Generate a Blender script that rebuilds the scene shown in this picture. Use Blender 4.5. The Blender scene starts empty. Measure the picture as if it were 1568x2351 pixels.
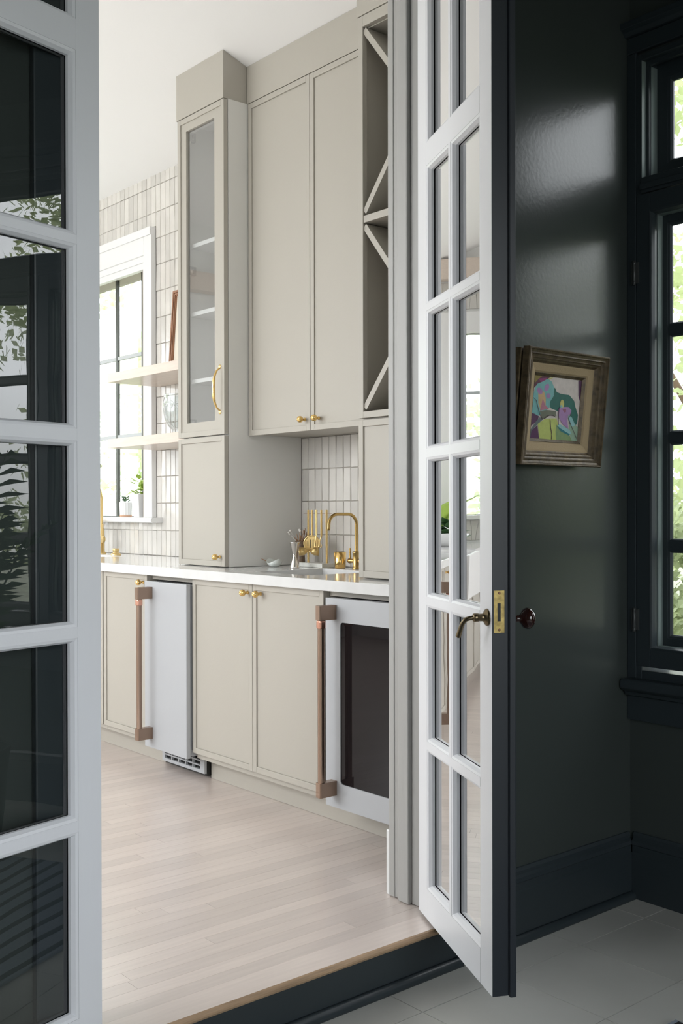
import bpy, math, random
from mathutils import Vector, Matrix
random.seed(7)
S = bpy.context.scene
COL = S.collection
PI = math.pi

# ---------------------------------------------------------------- camera
def cam_axes(yaw, pitch, roll):
    F = Vector((-math.sin(yaw)*math.cos(pitch), math.cos(yaw)*math.cos(pitch), math.sin(pitch)))
    R = Vector((math.cos(yaw), math.sin(yaw), 0)); U = R.cross(F)
    c, s = math.cos(roll), math.sin(roll)
    return F, c*R+s*U, c*U-s*R
F, R, U = cam_axes(math.radians(49.7952), math.radians(-.33078), math.radians(-.11373))
cd = bpy.data.cameras.new('camera'); cam = bpy.data.objects.new('camera', cd); COL.objects.link(cam)
M = Matrix.Identity(4)
for i in range(3):
    M[i][0] = R[i]; M[i][1] = U[i]; M[i][2] = -F[i]
M[2][3] = 1.16849
cam.matrix_world = M
cd.sensor_fit = 'VERTICAL'; cd.sensor_height = 36.0; cd.lens = 2464.86/2351*36.0
cd.shift_y = 9.06/2351; cd.clip_start = .02; cd.clip_end = 200
S.camera = cam

# ---------------------------------------------------------------- world, exposure
S.view_settings.view_transform = 'Standard'; S.view_settings.look = 'None'
S.view_settings.gamma = 1.0; S.view_settings.exposure = 0.0
S.view_settings.use_curve_mapping = False
w = bpy.data.worlds.new('sky'); S.world = w; w.use_nodes = True
nt = w.node_tree; nt.nodes.clear()
wo = nt.nodes.new('ShaderNodeOutputWorld'); bg = nt.nodes.new('ShaderNodeBackground')
tc = nt.nodes.new('ShaderNodeTexCoord'); sx = nt.nodes.new('ShaderNodeSeparateXYZ')
mr = nt.nodes.new('ShaderNodeMapRange'); mr.inputs[1].default_value = -.08; mr.inputs[2].default_value = .12
mx = nt.nodes.new('ShaderNodeMix'); mx.data_type = 'RGBA'
mx.inputs[6].default_value = (.30, .31, .28, 1); mx.inputs[7].default_value = (.93, .97, 1.0, 1)
nt.links.new(tc.outputs['Generated'], sx.inputs[0]); nt.links.new(sx.outputs[2], mr.inputs[0])
nt.links.new(mr.outputs[0], mx.inputs[0]); nt.links.new(mx.outputs[2], bg.inputs[0]); nt.links.new(bg.outputs[0], wo.inputs[0])
bg.inputs[1].default_value = 5.5

# daylight entering through the windows (sky light at the openings the camera does not look at)
def area(name, loc, rot, sx_, sy_, power, col=(1, 1, 1), portal=False):
    l = bpy.data.lights.new(name, 'AREA'); l.shape = 'RECTANGLE'; l.size = sx_; l.size_y = sy_
    l.energy = power; l.color = col
    if portal: l.cycles.is_portal = True
    o = bpy.data.objects.new(name, l); COL.objects.link(o); o.location = loc; o.rotation_euler = rot
    return o
area('window_light_kitchen', (-5.35, -1.75, 2.2), (PI/2, 0, 0), 3.9, 2.1, 66, (.99, .985, 1.0))
area('window_light_sunroom', (1.95, .2, 1.6), (0, PI/2, 0), 2.0, 2.6, 14, (.90, .95, 1.0))
area('portal_kitchen_window', (-6.2, 3.3, 1.85), (-PI/2, 0, 0), 1.8, 1.5, 1, portal=True)
area('portal_end_window', (-7.75, 2.0, 1.85), (0, -PI/2, 0), 1.5, 1.6, 1, portal=True)
area('portal_sunroom_window_near', (-1.83, 3.35, 1.65), (-PI/2, 0, 0), .60, 2.2, 1, portal=True)
area('portal_sunroom_window_far', (-.46, 3.35, 1.65), (-PI/2, 0, 0), 1.15, 2.2, 1, portal=True)

# ---------------------------------------------------------------- materials
def mat(name, col, rough=.5, metal=0.0, bump=0.0, bscale=20.0, var=0.0, vscale=4.0, rnd=0.0, spec=.5, stretch=(1, 1, 1), emit=None, coat=0.0, bdist=.002):
    m = bpy.data.materials.new(name); m.use_nodes = True
    n = m.node_tree; b = n.nodes['Principled BSDF']
    b.inputs['Base Color'].default_value = (*col, 1); b.inputs['Roughness'].default_value = rough
    b.inputs['Metallic'].default_value = metal; b.inputs['Specular IOR Level'].default_value = spec
    b.inputs['Coat Weight'].default_value = coat; b.inputs['Coat Roughness'].default_value = .30 if coat == .4 else .03
    cur = None
    if var or bump:
        t = n.nodes.new('ShaderNodeTexCoord'); mp = n.nodes.new('ShaderNodeMapping'); mp.inputs['Scale'].default_value = stretch
        geo = n.nodes.new('ShaderNodeNewGeometry'); n.links.new(geo.outputs['Position'], mp.inputs[0])
    if var:
        nz = n.nodes.new('ShaderNodeTexNoise'); nz.inputs['Scale'].default_value = vscale; nz.inputs['Detail'].default_value = 4
        n.links.new(mp.outputs[0], nz.inputs['Vector'])
        mrr = n.nodes.new('ShaderNodeMapRange'); mrr.inputs[1].default_value = .3; mrr.inputs[2].default_value = .7
        mrr.inputs[3].default_value = 1-var; mrr.inputs[4].default_value = 1+var
        n.links.new(nz.outputs['Fac'], mrr.inputs[0]); cur = mrr.outputs[0]
    if rnd:
        oi = n.nodes.new('ShaderNodeObjectInfo'); m2 = n.nodes.new('ShaderNodeMapRange')
        m2.inputs[3].default_value = 1-rnd; m2.inputs[4].default_value = 1+rnd*.6
        n.links.new(oi.outputs['Random'], m2.inputs[0])
        if cur:
            mu = n.nodes.new('ShaderNodeMath'); mu.operation = 'MULTIPLY'
            n.links.new(cur, mu.inputs[0]); n.links.new(m2.outputs[0], mu.inputs[1]); cur = mu.outputs[0]
        else: cur = m2.outputs[0]
    if cur:
        vm = n.nodes.new('ShaderNodeVectorMath'); vm.operation = 'SCALE'; vm.inputs[0].default_value = col
        n.links.new(cur, vm.inputs['Scale']); n.links.new(vm.outputs[0], b.inputs['Base Color'])
    if bump:
        nb = n.nodes.new('ShaderNodeTexNoise'); nb.inputs['Scale'].default_value = bscale; nb.inputs['Detail'].default_value = 3
        n.links.new(mp.outputs[0], nb.inputs['Vector'])
        bp = n.nodes.new('ShaderNodeBump'); bp.inputs['Strength'].default_value = bump; bp.inputs['Distance'].default_value = bdist
        n.links.new(nb.outputs['Fac'], bp.inputs['Height']); n.links.new(bp.outputs[0], b.inputs['Normal'])
    return m

def glass(name, ior=1.5, tint=(1, 1, 1), bump=0.0, bscale=3.0, bdist=.01, mul=1.9, rough=0.0, power=1.0):
    m = bpy.data.materials.new(name); m.use_nodes = True; n = m.node_tree; n.nodes.clear()
    o = n.nodes.new('ShaderNodeOutputMaterial'); mi = n.nodes.new('ShaderNodeMixShader')
    tr = n.nodes.new('ShaderNodeBsdfTransparent'); tr.inputs[0].default_value = (*tint, 1)
    gl = n.nodes.new('ShaderNodeBsdfGlossy'); gl.inputs['Roughness'].default_value = rough
    fr = n.nodes.new('ShaderNodeFresnel'); fr.inputs[0].default_value = ior
    # the Fresnel node inverts the index on back faces: feed it the reciprocal there so both sides of a pane behave alike
    gb = n.nodes.new('ShaderNodeNewGeometry'); iv = n.nodes.new('ShaderNodeMapRange')
    iv.inputs[3].default_value = ior; iv.inputs[4].default_value = 1/ior
    n.links.new(gb.outputs['Backfacing'], iv.inputs[0]); n.links.new(iv.outputs[0], fr.inputs[0])
    ad = n.nodes.new('ShaderNodeMath'); ad.operation = 'MULTIPLY'; ad.inputs[1].default_value = mul
    pw = n.nodes.new('ShaderNodeMath'); pw.operation = 'POWER'; pw.inputs[1].default_value = power; n.links.new(fr.outputs[0], pw.inputs[0]); ad.use_clamp = True
    n.links.new(pw.outputs[0], ad.inputs[0]); n.links.new(ad.outputs[0], mi.inputs[0])
    n.links.new(tr.outputs[0], mi.inputs[1]); n.links.new(gl.outputs[0], mi.inputs[2]); n.links.new(mi.outputs[0], o.inputs[0])
    if bump:
        g = n.nodes.new('ShaderNodeNewGeometry'); nb = n.nodes.new('ShaderNodeTexNoise'); nb.inputs['Scale'].default_value = bscale
        nb.inputs['Detail'].default_value = 1
        n.links.new(g.outputs['Position'], nb.inputs['Vector'])
        bp = n.nodes.new('ShaderNodeBump'); bp.inputs['Strength'].default_value = bump; bp.inputs['Distance'].default_value = bdist
        n.links.new(nb.outputs['Fac'], bp.inputs['Height']); n.links.new(bp.outputs[0], gl.inputs['Normal'])
    return m

greige = mat('greige_paint', (.435, .409, .360), .42, bump=.15, bscale=90)
greige_in = mat('greige_paint_inside', (.74, .73, .70), .5)
ceil_w = mat('ceiling_white', (.90, .90, .90), .7)
wall_w = mat('wall_white', (.82, .82, .80), .6)
trim_w = mat('trim_white', (.84, .84, .84), .35)
door_w = mat('door_white_paint', (.80, .81, .84), .33, bump=.25, bscale=60, stretch=(1, 1, .15))
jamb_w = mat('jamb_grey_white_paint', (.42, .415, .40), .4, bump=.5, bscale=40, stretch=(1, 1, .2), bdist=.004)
tile_m = mat('zellige_tile', (.67, .645, .605), .13, bump=.55, bscale=16, var=.05, vscale=9, rnd=.13, coat=.3, bdist=.004)
grout = mat('grout', (.50, .46, .41), .85)
quartz = mat('white_quartz', (.69, .69, .685), .10, var=.035, vscale=14)
wood_fl = mat('whitewashed_oak_floor', (.69, .60, .55), .28, coat=.4, var=.05, vscale=6, rnd=.10, stretch=(14, 1.0, 1), bump=.12, bscale=30, bdist=.001)
wood_edge = mat('oak_nosing_edge', (.40, .27, .165), .45, var=.2, vscale=9, stretch=(10, 1, 10))
wood_shelf = mat('pale_oak_shelf', (.70, .60, .52), .28, var=.05, vscale=8, stretch=(1, 6, 12))
wood_brown = mat('brown_wood', (.30, .15, .085), .5, var=.2, vscale=12, stretch=(6, 6, 1))
refl_tan = mat('tan_reflection', (.50, .37, .26), .5, var=.1, vscale=8)  # colour of the wood reflected in the cabinet glass
brass = mat('brass', (.83, .57, .22), .18, 1.0)
brass_sat = mat('satin_brass', (.72, .53, .24), .32, 1.0)
brass_old = mat('aged_brass', (.50, .34, .13), .27, 1.0)
lock_br = mat('tarnished_brass_plate', (.42, .32, .12), .42, .85, var=.35, vscale=60)
antique = mat('antique_brass_dark', (.16, .125, .075), .30, 1.0)
bronze = mat('brushed_bronze', (.33, .235, .18), .30, 1.0)
copper = mat('copper', (.72, .38, .28), .25, 1.0)
silver = mat('silver', (.78, .74, .70), .16, 1.0)
steel = mat('steel', (.55, .55, .55), .3, 1.0)
app_w = mat('matte_white_enamel', (.435, .448, .468), .42)
app_gl = mat('smoked_glass', (.010, .008, .009), .03, spec=.22)
black = mat('black', (.008, .008, .008), .5)
steelbl = mat('black_steel_window', (.06, .066, .055), .35)
bar_m = mat('pale_grey_bar', (.45, .47, .48), .4)
darkw = mat('dark_green_grey_wall', (.044, .053, .050), .26, spec=.42, bump=.22, bscale=70, bdist=.0015)
darkt = mat('dark_blue_green_trim', (.024, .033, .038), .34, bump=.15, bscale=40)
lit_reveal_m = mat('window_lit_trim', (.16, .20, .195), .35)  # trim colour lightened to imitate window light on the reveals
darkd = mat('dark_slate_door_edge', (.021, .026, .032), .36)
tile_d = mat('pale_stone_floor_tile', (.47, .47, .44), .42, var=.07, vscale=3, rnd=.05, bump=.1, bscale=30)
grout_d = mat('floor_grout', (.30, .29, .27), .9)
rugm = mat('slate_rug', (.24, .28, .34), .9, bump=.5, bscale=300)
rugs = mat('black_rug_stripe', (.012, .014, .016), .9)
ceramic = mat('white_ceramic', (.80, .80, .80), .25)
celadon = mat('pale_bowl', (.70, .74, .71), .3)
terra = mat('terracotta', (.62, .40, .28), .7)
marble = mat('white_marble', (.66, .66, .62), .25, var=.08, vscale=30)
leafg = mat('bright_green_leaf', (.40, .56, .10), .45)
leafd = mat('dark_green_leaf', (.06, .14, .05), .5)
twig = mat('dried_twig', (.34, .19, .10), .7)
twigw = mat('silver_bud', (.65, .62, .58), .4)
amber = mat('woven_brown_glass', (.14, .09, .055), .35, var=.4, vscale=150, spec=.8)
fr_gold = mat('distressed_bronze_frame', (.10, .072, .038), .45, .25, var=.45, vscale=45, bump=.6, bscale=120, stretch=(1, 1, 1))
fr_dark = mat('dark_frame_groove', (.028, .024, .018), .5)
linen = mat('linen_liner', (.42, .32, .19), .85, bump=.5, bscale=400)
paper = mat('cream_mat', (.75, .70, .60), .8)
bark = mat('bark', (.12, .08, .05), .9)
lawn = mat('lawn', (.15, .16, .11), .95, var=.3, vscale=3)
knob_d = mat('dark_red_brown_knob', (.022, .007, .005), .12, coat=.5)
hinge_g = mat('painted_hinge', (.07, .075, .075), .35, .3)
g_door = glass('old_wavy_glass', 1.5, (.93, .95, .94), bump=.09, bscale=6, bdist=.004, mul=9.0, power=1.38)
g_win = glass('window_glass', 1.35, mul=1.5)
g_cab = glass('cabinet_glass', 1.5, (.92, .94, .94), mul=4.2)
g_cryb = glass('crystal_clear', 1.55, (.93, .95, .95), mul=1.6)
etch = mat('etched_crystal', (.85, .86, .86), .3)
g_cry = bpy.data.materials.new('crystal'); g_cry.use_nodes = True
_b = g_cry.node_tree.nodes['Principled BSDF']; _b.inputs['Transmission Weight'].default_value = 1; _b.inputs['Roughness'].default_value = .02
_b.inputs['IOR'].default_value = 1.5
def leaf_mat(name, a, b_):
    m = mat(name, a, .6, var=.25, vscale=3)
    n = m.node_tree; p = n.nodes['Principled BSDF']; o = n.nodes['Material Output']
    tl = n.nodes.new('ShaderNodeBsdfTranslucent'); tl.inputs[0].default_value = (*b_, 1)
    ms = n.nodes.new('ShaderNodeMixShader'); ms.inputs[0].default_value = .5
    n.links.new(p.outputs[0], ms.inputs[1]); n.links.new(tl.outputs[0], ms.inputs[2]); n.links.new(ms.outputs[0], o.inputs[0])
    return m
leaf_haze = leaf_mat('haze_paled_leaf', (.58, .66, .44), (.82, .95, .62))  # leaves paled, distance haze put into their colour
leaf_t3 = leaf_mat('maple_leaf', (.32, .37, .20), (.48, .55, .28))
leaf_t2 = leaf_mat('shrub_leaf', (.28, .33, .20), (.42, .48, .26))

# ---------------------------------------------------------------- mesh helpers
class MB:
    def __init__(s): s.v = []; s.f = []; s.m = []; s.sm = []
    def add(s, vs, fs, mi=0, smooth=False):
        o = len(s.v); s.v += [tuple(v) for v in vs]
        for f in fs: s.f.append(tuple(i+o for i in f)); s.m.append(mi); s.sm.append(smooth)
        return s
    def box(s, x0, x1, y0, y1, z0, z1, mi=0):
        if x0 > x1: x0, x1 = x1, x0
        if y0 > y1: y0, y1 = y1, y0
        vs = [(x0, y0, z0), (x1, y0, z0), (x1, y1, z0), (x0, y1, z0), (x0, y0, z1), (x1, y0, z1), (x1, y1, z1), (x0, y1, z1)]
        return s.add(vs, [(0, 3, 2, 1), (4, 5, 6, 7), (0, 1, 5, 4), (2, 3, 7, 6), (1, 2, 6, 5), (3, 0, 4, 7)], mi)
    def prism(s, poly, axis, a, b, mi=0, smooth=False):
        # poly in the two other axes (order: axis x->(y,z), y->(x,z), z->(x,y))
        n = len(poly)
        def P(p, t): return (t, p[0], p[1]) if axis == 'x' else ((p[0], t, p[1]) if axis == 'y' else (p[0], p[1], t))
        vs = [P(p, a) for p in poly]+[P(p, b) for p in poly]
        fs = [(i, (i+1) % n, n+(i+1) % n, n+i) for i in range(n)]
        s.add(vs, fs, mi, smooth); s.add(vs, [tuple(range(n))[::-1], tuple(range(n, 2*n))], mi)
        return s
    def tube(s, pts, r, seg=10, mi=0, closed=True):
        pts = [Vector(p) for p in pts]; n = len(pts); rr = r if isinstance(r, (list, tuple)) else [r]*n
        vs = []; up = None
        for i, p in enumerate(pts):
            t = (pts[min(i+1, n-1)]-pts[max(i-1, 0)]).normalized()
            if up is None: up = Vector((0, 0, 1)) if abs(t.z) < .9 else Vector((1, 0, 0))
            a = t.cross(up).normalized(); b = a.cross(t).normalized(); up = b
            for k in range(seg):
                an = 2*PI*k/seg; vs.append(p+a*math.cos(an)*rr[i]+b*math.sin(an)*rr[i])
        fs = [(i*seg+k, i*seg+(k+1) % seg, (i+1)*seg+(k+1) % seg, (i+1)*seg+k) for i in range(n-1) for k in range(seg)]
        s.add(vs, fs, mi, True)
        s.add(vs[:seg], [tuple(range(seg))[::-1]], mi); s.add(vs[-seg:], [tuple(range(seg))], mi)
        return s
    def lathe(s, prof, c=(0, 0, 0), axis='z', seg=20, mi=0, smooth=True):
        vs = []; n = len(prof)
        for r, h in prof:
            for k in range(seg):
                a = 2*PI*k/seg; x, y = r*math.cos(a), r*math.sin(a)
                if axis == 'z': p = (c[0]+x, c[1]+y, c[2]+h)
                elif axis == 'y': p = (c[0]+x, c[1]+h, c[2]+y)
                else: p = (c[0]+h, c[1]+x, c[2]+y)
                vs.append(p)
        fs = [(i*seg+k, i*seg+(k+1) % seg, (i+1)*seg+(k+1) % seg, (i+1)*seg+k) for i in range(n-1) for k in range(seg)]
        return s.add(vs, fs, mi, smooth)

OFF = {}
def prep(o, parent, label=None):
    COL.objects.link(o)
    if parent: o.parent = parent
    if label: o['label'] = label
def obj(name, mb, mats, parent=None, bevel=0.0, label=None, local=False, origin=None):
    me = bpy.data.meshes.new(name)
    if parent is not None: off = Vector((0, 0, 0)) if local else OFF.get(parent.name, Vector((0, 0, 0)))
    else:
        if origin is not None: off = Vector(origin)
        else:
            xs = [v[0] for v in mb.v]; ys = [v[1] for v in mb.v]; zs = [v[2] for v in mb.v]
            off = Vector(((min(xs)+max(xs))/2, (min(ys)+max(ys))/2, min(zs)))
    me.from_pydata([(v[0]-off.x, v[1]-off.y, v[2]-off.z) for v in mb.v], [], mb.f)
    ms = mats if isinstance(mats, (list, tuple)) else [mats]
    for m in ms: me.materials.append(m)
    for p, mi, sm in zip(me.polygons, mb.m, mb.sm): p.material_index = mi; p.use_smooth = sm
    me.validate(); me.update()
    o = bpy.data.objects.new(name, me); prep(o, parent, label)
    if parent is None: o.location = off
    OFF[o.name] = Vector((0, 0, 0)) if local else off
    if bevel:
        b = o.modifiers.new('bevel', 'BEVEL'); b.width = bevel; b.segments = 2; b.limit_method = 'ANGLE'; b.angle_limit = math.radians(50)
    return o
def root(name, loc, label=None, cat=None, group=None, kind=None, rotz=0.0):
    o = bpy.data.objects.new(name, None); COL.objects.link(o); o.location = loc; o.rotation_euler = (0, 0, rotz); o.empty_display_size = .05
    OFF[o.name] = Vector(loc) if not rotz else Vector((0, 0, 0))
    return tag(o, label, cat, group, kind)
def tag(o, label=None, cat=None, group=None, kind=None):
    if label: o['label'] = label
    if cat: o['category'] = cat
    if group: o['group'] = group
    if kind: o['kind'] = kind
    return o
def struct(o, label): return tag(o, label, None, None, 'structure')
def copy_tree(o, parent=None):
    c = o.copy(); COL.objects.link(c); c.parent = parent
    for ch in list(o.children): copy_tree(ch, c)
    return c

W = 3.08          # kitchen tiled wall
ZC = 2.976        # top of cabinet doors
CX = -2.36        # kitchen face of the doorway wall
DX = -2.14        # sunroom face of the doorway wall
DF = -.137        # sunroom floor
def ceil_z(y): return 3.037+(W-y)*.35
# ================================================================ SETTING
# kitchen floor with boards running along Y
flo = obj('floor', MB().box(-7.6, DX, -1.7, W+.1, -.06, -.012), grout, origin=(-4.8, .7, -.06))
struct(flo, 'whitewashed oak strip floor of the raised kitchen')
OFF[flo.name] = Vector((-4.8, .7, -.06))
bw = .0535
nb_ = 0
stuff = MB()
unit = MB().box(0, 1, 0, 1, 0, 1)
um = bpy.data.meshes.new('floorboard')
um.from_pydata([((v[0]-.5), v[1], v[2]-1) for v in unit.v], [], unit.f); um.materials.append(wood_fl)
x = -2.21
k = 0
rb = random.Random(3)
while x > -7.5:
    y = -1.65-rb.random()*.6
    while y < W+.08:
        L = rb.uniform(.7, 2.1); y1 = min(y+L, W+.09)
        vis = (x > -5.9) and (y1 > .9) and (y < 2.62) and x < -2.15 and y1 > -x*.40
        y0 = max(y, -1.68)
        if y1-y0 > .02:
            if vis and nb_ < 290:
                o = bpy.data.objects.new('floorboard', um); COL.objects.link(o); o.parent = flo
                o.location = (x-bw/2+4.8, y0-.7+.0004, .06); o.scale = (bw-.0007, y1-y0-.0008, .014); nb_ += 1
            else: stuff.box(x-bw+.0003, x-.0003, y0+.0004, y1-.0004, -.013, 0)
        y = y1
    x -= bw
o = obj('floorboard_rest', stuff, wood_fl, flo); o['kind'] = 'stuff'
# threshold board with rounded nosing
nose = [(-2.21, -.019), (-2.21, 0), (-2.118, 0), (-2.1125, -.002), (-2.109, -.007), (-2.109, -.012), (-2.1125, -.018), (-2.118, -.020)]
th = MB(); th.prism(nose, 'y', .5, 2.236, 0)
for i in range(len(th.f)):   # front rounded faces get raw oak
    vs = [th.v[j] for j in th.f[i]]
    if min(v[0] for v in vs) > -2.12 and len(vs) == 4: th.m[i] = 1
struct(obj('trim_1', th, [wood_fl, wood_edge]), 'oak threshold board with rounded nosing at the kitchen step')
# riser and quarter round
rs = root('trim_2', (-2.14, 1.6, DF), 'dark painted step riser below the oak nosing', kind='structure')
obj('riser', MB().box(-2.16, -2.132, .5, 2.243, DF, -.0195), darkt, rs)
def qr(x0, y0, y1):
    pts = [(x0, DF), (x0, DF+.024)]+[(x0+.019*math.sin(a), DF+.005+.019*math.cos(a)) for a in (0.3, .6, .9, 1.2, 1.57)]+[(x0+.019, DF)]
    return MB().prism(pts, 'y', y0, y1, 0, True)
obj('shoe_moulding', qr(-2.132, .5, 2.243), darkt, rs)
# sunroom floor tiles
fs_ = obj('floor', MB().box(-2.3, 2.0, -1.6, 3.3, DF-.05, DF-.004), grout_d, origin=(0, .8, DF-.05)); OFF[fs_.name] = Vector((0, .8, DF-.05))
struct(fs_, 'pale square stone tile floor of the dark sunroom')
tp = .33
tm = bpy.data.meshes.new('floor_tile'); tb = MB().box(-.5, .5, -.5, .5, -1, 0); tm.from_pydata(tb.v, [], tb.f); tm.materials.append(tile_d)
xx = -1.99-tp; 
while xx < 1.9:
    yy = 2.945+tp-tp*14
    while yy < 3.2:
        a0, a1 = max(xx, -2.13), min(xx+tp, 1.9); b0, b1 = max(yy, -1.5), min(yy+tp, 3.1)
        if a1-a0 > .02 and b1-b0 > .02:
            o = bpy.data.objects.new('floor_tile', tm); COL.objects.link(o); o.parent = fs_
            o.location = ((a0+a1)/2, (b0+b1)/2-.8, .05+rb.uniform(-.0004, .0004)); o.scale = (a1-a0-.003, b1-b0-.003, .006)
        yy += tp
    xx += tp
# kitchen ceiling, sloping down to the tiled wall
cl = MB(); prof = [(3.3, ceil_z(3.3)), (1.7, ceil_z(1.7)), (-1.9, ceil_z(1.7)), (-1.9, 3.75), (3.3, 3.75)]
cl.prism(prof, 'x', -7.8, -2.25)
struct(obj('ceiling', cl, ceil_w), 'white kitchen ceiling sloping down to the tiled wall')
struct(obj('ceiling', MB().box(-2.25, 2.0, -1.7, 3.3, 3.0, 3.1), darkw), 'dark ceiling of the sunroom')

# ---- tiled back wall with window opening
WX0, WX1, WZ0, WZ1 = -7.05, -5.40, 1.118, 2.56      # opening
bk = MB()
bk.box(-7.7, WX0, W+.006, W+.20, -.05, 3.25).box(WX1, CX+.12, W+.006, W+.20, -.05, 3.25).box(WX0, WX1, W+.006, W+.20, -.05, WZ0).box(WX0, WX1, W+.006, W+.20, WZ1, 3.25)
wb = obj('wall_back', bk, grout, origin=(-5, W+.1, 0)); OFF[wb.name] = Vector((-5, W+.1, 0))
struct(wb, 'kitchen back wall clad in glossy off white vertical tiles')
tw, thh = .0502, .1475
def tile_mesh(seed):
    r = random.Random(seed); m = MB(); j = lambda a: r.uniform(-a, a)
    hx, hz = .5-.022, .5-.008
    bx, bz = .5-.06, .5-.022
    fr = [(-bx+j(.012), -1+j(.25), -bz), (bx+j(.012), -1+j(.25), -bz), (bx+j(.012), -1+j(.25), bz), (-bx+j(.012), -1+j(.25), bz)]
    bk_ = [(-hx+j(.01), -.35, -hz+j(.004)), (hx+j(.01), -.35, -hz), (hx, -.35, hz+j(.004)), (-hx, -.35, hz)]
    bb = [(a[0], 1, a[2]) for a in bk_]
    m.add(fr+bk_+bb, [(0, 1, 2, 3), (4, 5, 1, 0), (5, 6, 2, 1), (6, 7, 3, 2), (7, 4, 0, 3), (8, 9, 5, 4), (9, 10, 6, 5), (10, 11, 7, 6), (11, 8, 4, 7)])
    me = bpy.data.meshes.new('tile'); me.from_pydata(m.v, [], m.f); me.materials.append(tile_m); me.update(); return me, m
TM = [tile_mesh(s) for s in range(6)]
def put_tile(xc, zc, w_, h_, single, rest, seed):
    me, m = TM[seed % 6]
    if single:
        o = bpy.data.objects.new('tile', me); COL.objects.link(o); o.parent = wb
        o.location = (xc+5, W+.004-(W+.1), zc); o.scale = (w_, .005, h_); o.rotation_euler = (rb.uniform(-.006, .006), 0, rb.uniform(-.012, .012))
    else: rest.add([(v[0]*w_+xc, v[1]*.005+W+.004, v[2]*h_+zc) for v in m.v], m.f)
rest = MB(); nt_ = 0; seed = 0
def course(x0, x1, z0, z1, vis):
    global seed, nt_
    n = max(1, round((x1-x0)/tw)); w_ = (x1-x0)/n
    for i in range(n):
        xc = x0+w_*(i+.5); s_ = vis(xc, z0, z1) and nt_ < 298
        nt_ += s_; seed += 1+(seed*7) % 3
        put_tile(xc, (z0+z1)/2, w_, z1-z0, s_, rest, seed)
zs = [.915, 1.056, 1.2075, 1.3555, 1.5015]
while zs[-1] < 3.03: zs.append(min(zs[-1]+thh, 3.045))
CA0, CA1 = -7.21, -5.24      # outside of the casing
visL = lambda x, a, b: -5.95 < x < -4.93
for i in range(len(zs)-1):
    z0, z1 = zs[i], zs[i+1]
    if z0 < 1.49: course(-3.93, -3.53, z0, z1, lambda *q: True)                  # niche
    course(CA1+.0, -4.94, z0, z1, visL); course(-4.94, -4.30, z0, z1, lambda *q: False)
    if z1 <= 1.10 or z0 >= 2.74: course(CA0, CA1, z0, z1, visL)
    elif z0 < 1.10: course(CA0, CA1, z0, 1.10, visL)
    elif z1 > 2.75: course(CA0, CA1, 2.75, z1, visL)
    course(-7.55, CA0, z0, z1, lambda *q: False)
    if z0 < 1.49: course(-3.53, -2.96, z0, z1, lambda *q: False)
o = obj('tile_rest', rest, tile_m, wb); o['kind'] = 'stuff'

# ---- other kitchen walls
we = MB()      # end wall with a window
EX = -7.5
we.box(EX-.2, EX, -1.7, 1.25, -.05, 3.6).box(EX-.2, EX, 2.82, 3.3, -.05, 3.6).box(EX-.2, EX, 1.25, 2.82, -.05, WZ0).box(EX-.2, EX, 1.25, 2.82, WZ1, 3.6)
weo = obj('wall_end', we, [wall_w]); struct(weo, 'far end wall of the kitchen')
et = MB()
def end_tiles(y0, y1, z0, z1):
    n_ = max(1, round((y1-y0)/tw)); w_ = (y1-y0)/n_
    for i in range(n_):
        m_ = TM[i*5 % 6][1]; yc = y0+w_*(i+.5)
        et.add([(EX+.004-v[1]*.004, yc+v[0]*w_, v[2]*(z1-z0)+(z0+z1)/2) for v in m_.v], m_.f)
end_tiles(1.0, 3.07, .93, 1.09); end_tiles(1.0, 3.07, 2.72, 2.94)
for i in range(2, len(zs)-1):
    if zs[i+1] < 2.75: end_tiles(2.97, 3.07, zs[i], zs[i+1])
o = obj('tile_rest', et, tile_m, weo); o['kind'] = 'stuff'
struct(obj('trim_7', MB().box(EX+.006, EX+.12, -1.55, 3.06, 2.95, 3.10), wood_shelf), 'pale wood beam along the top of the far end wall')
wf = MB()
wf.box(-7.7, -7.35, -1.8, -1.6, -.05, 3.6).box(-3.35, CX+.1, -1.8, -1.6, -.05, 3.6).box(-7.35, -3.35, -1.8, -1.6, -.05, 1.15).box(-7.35, -3.35, -1.8, -1.6, 3.25, 3.6)
struct(obj('wall_front', wf, wall_w), 'kitchen wall opposite the cabinets with wide window opening')
# ---- doorway wall
def wallpair(name, x0, x1, m, lab):
    b = MB().box(x0, x1, -1.7, 1.07, -.02 if m is wall_w else DF, 3.6 if m is wall_w else 3.05)
    b.box(x0, x1, 2.235, W+.1, -.02 if m is wall_w else DF, 3.6 if m is wall_w else 3.05)
    b.box(x0, x1, 1.07, 2.235, 2.83, 3.6 if m is wall_w else 3.05)
    return struct(obj(name, b, m), lab)
wallpair('wall_kitchen_right', CX, -2.252, wall_w, 'white kitchen side of the doorway wall')
wallpair('wall_left', -2.248, DX, darkw, 'dark green grey satin wall with the small painting')
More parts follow.
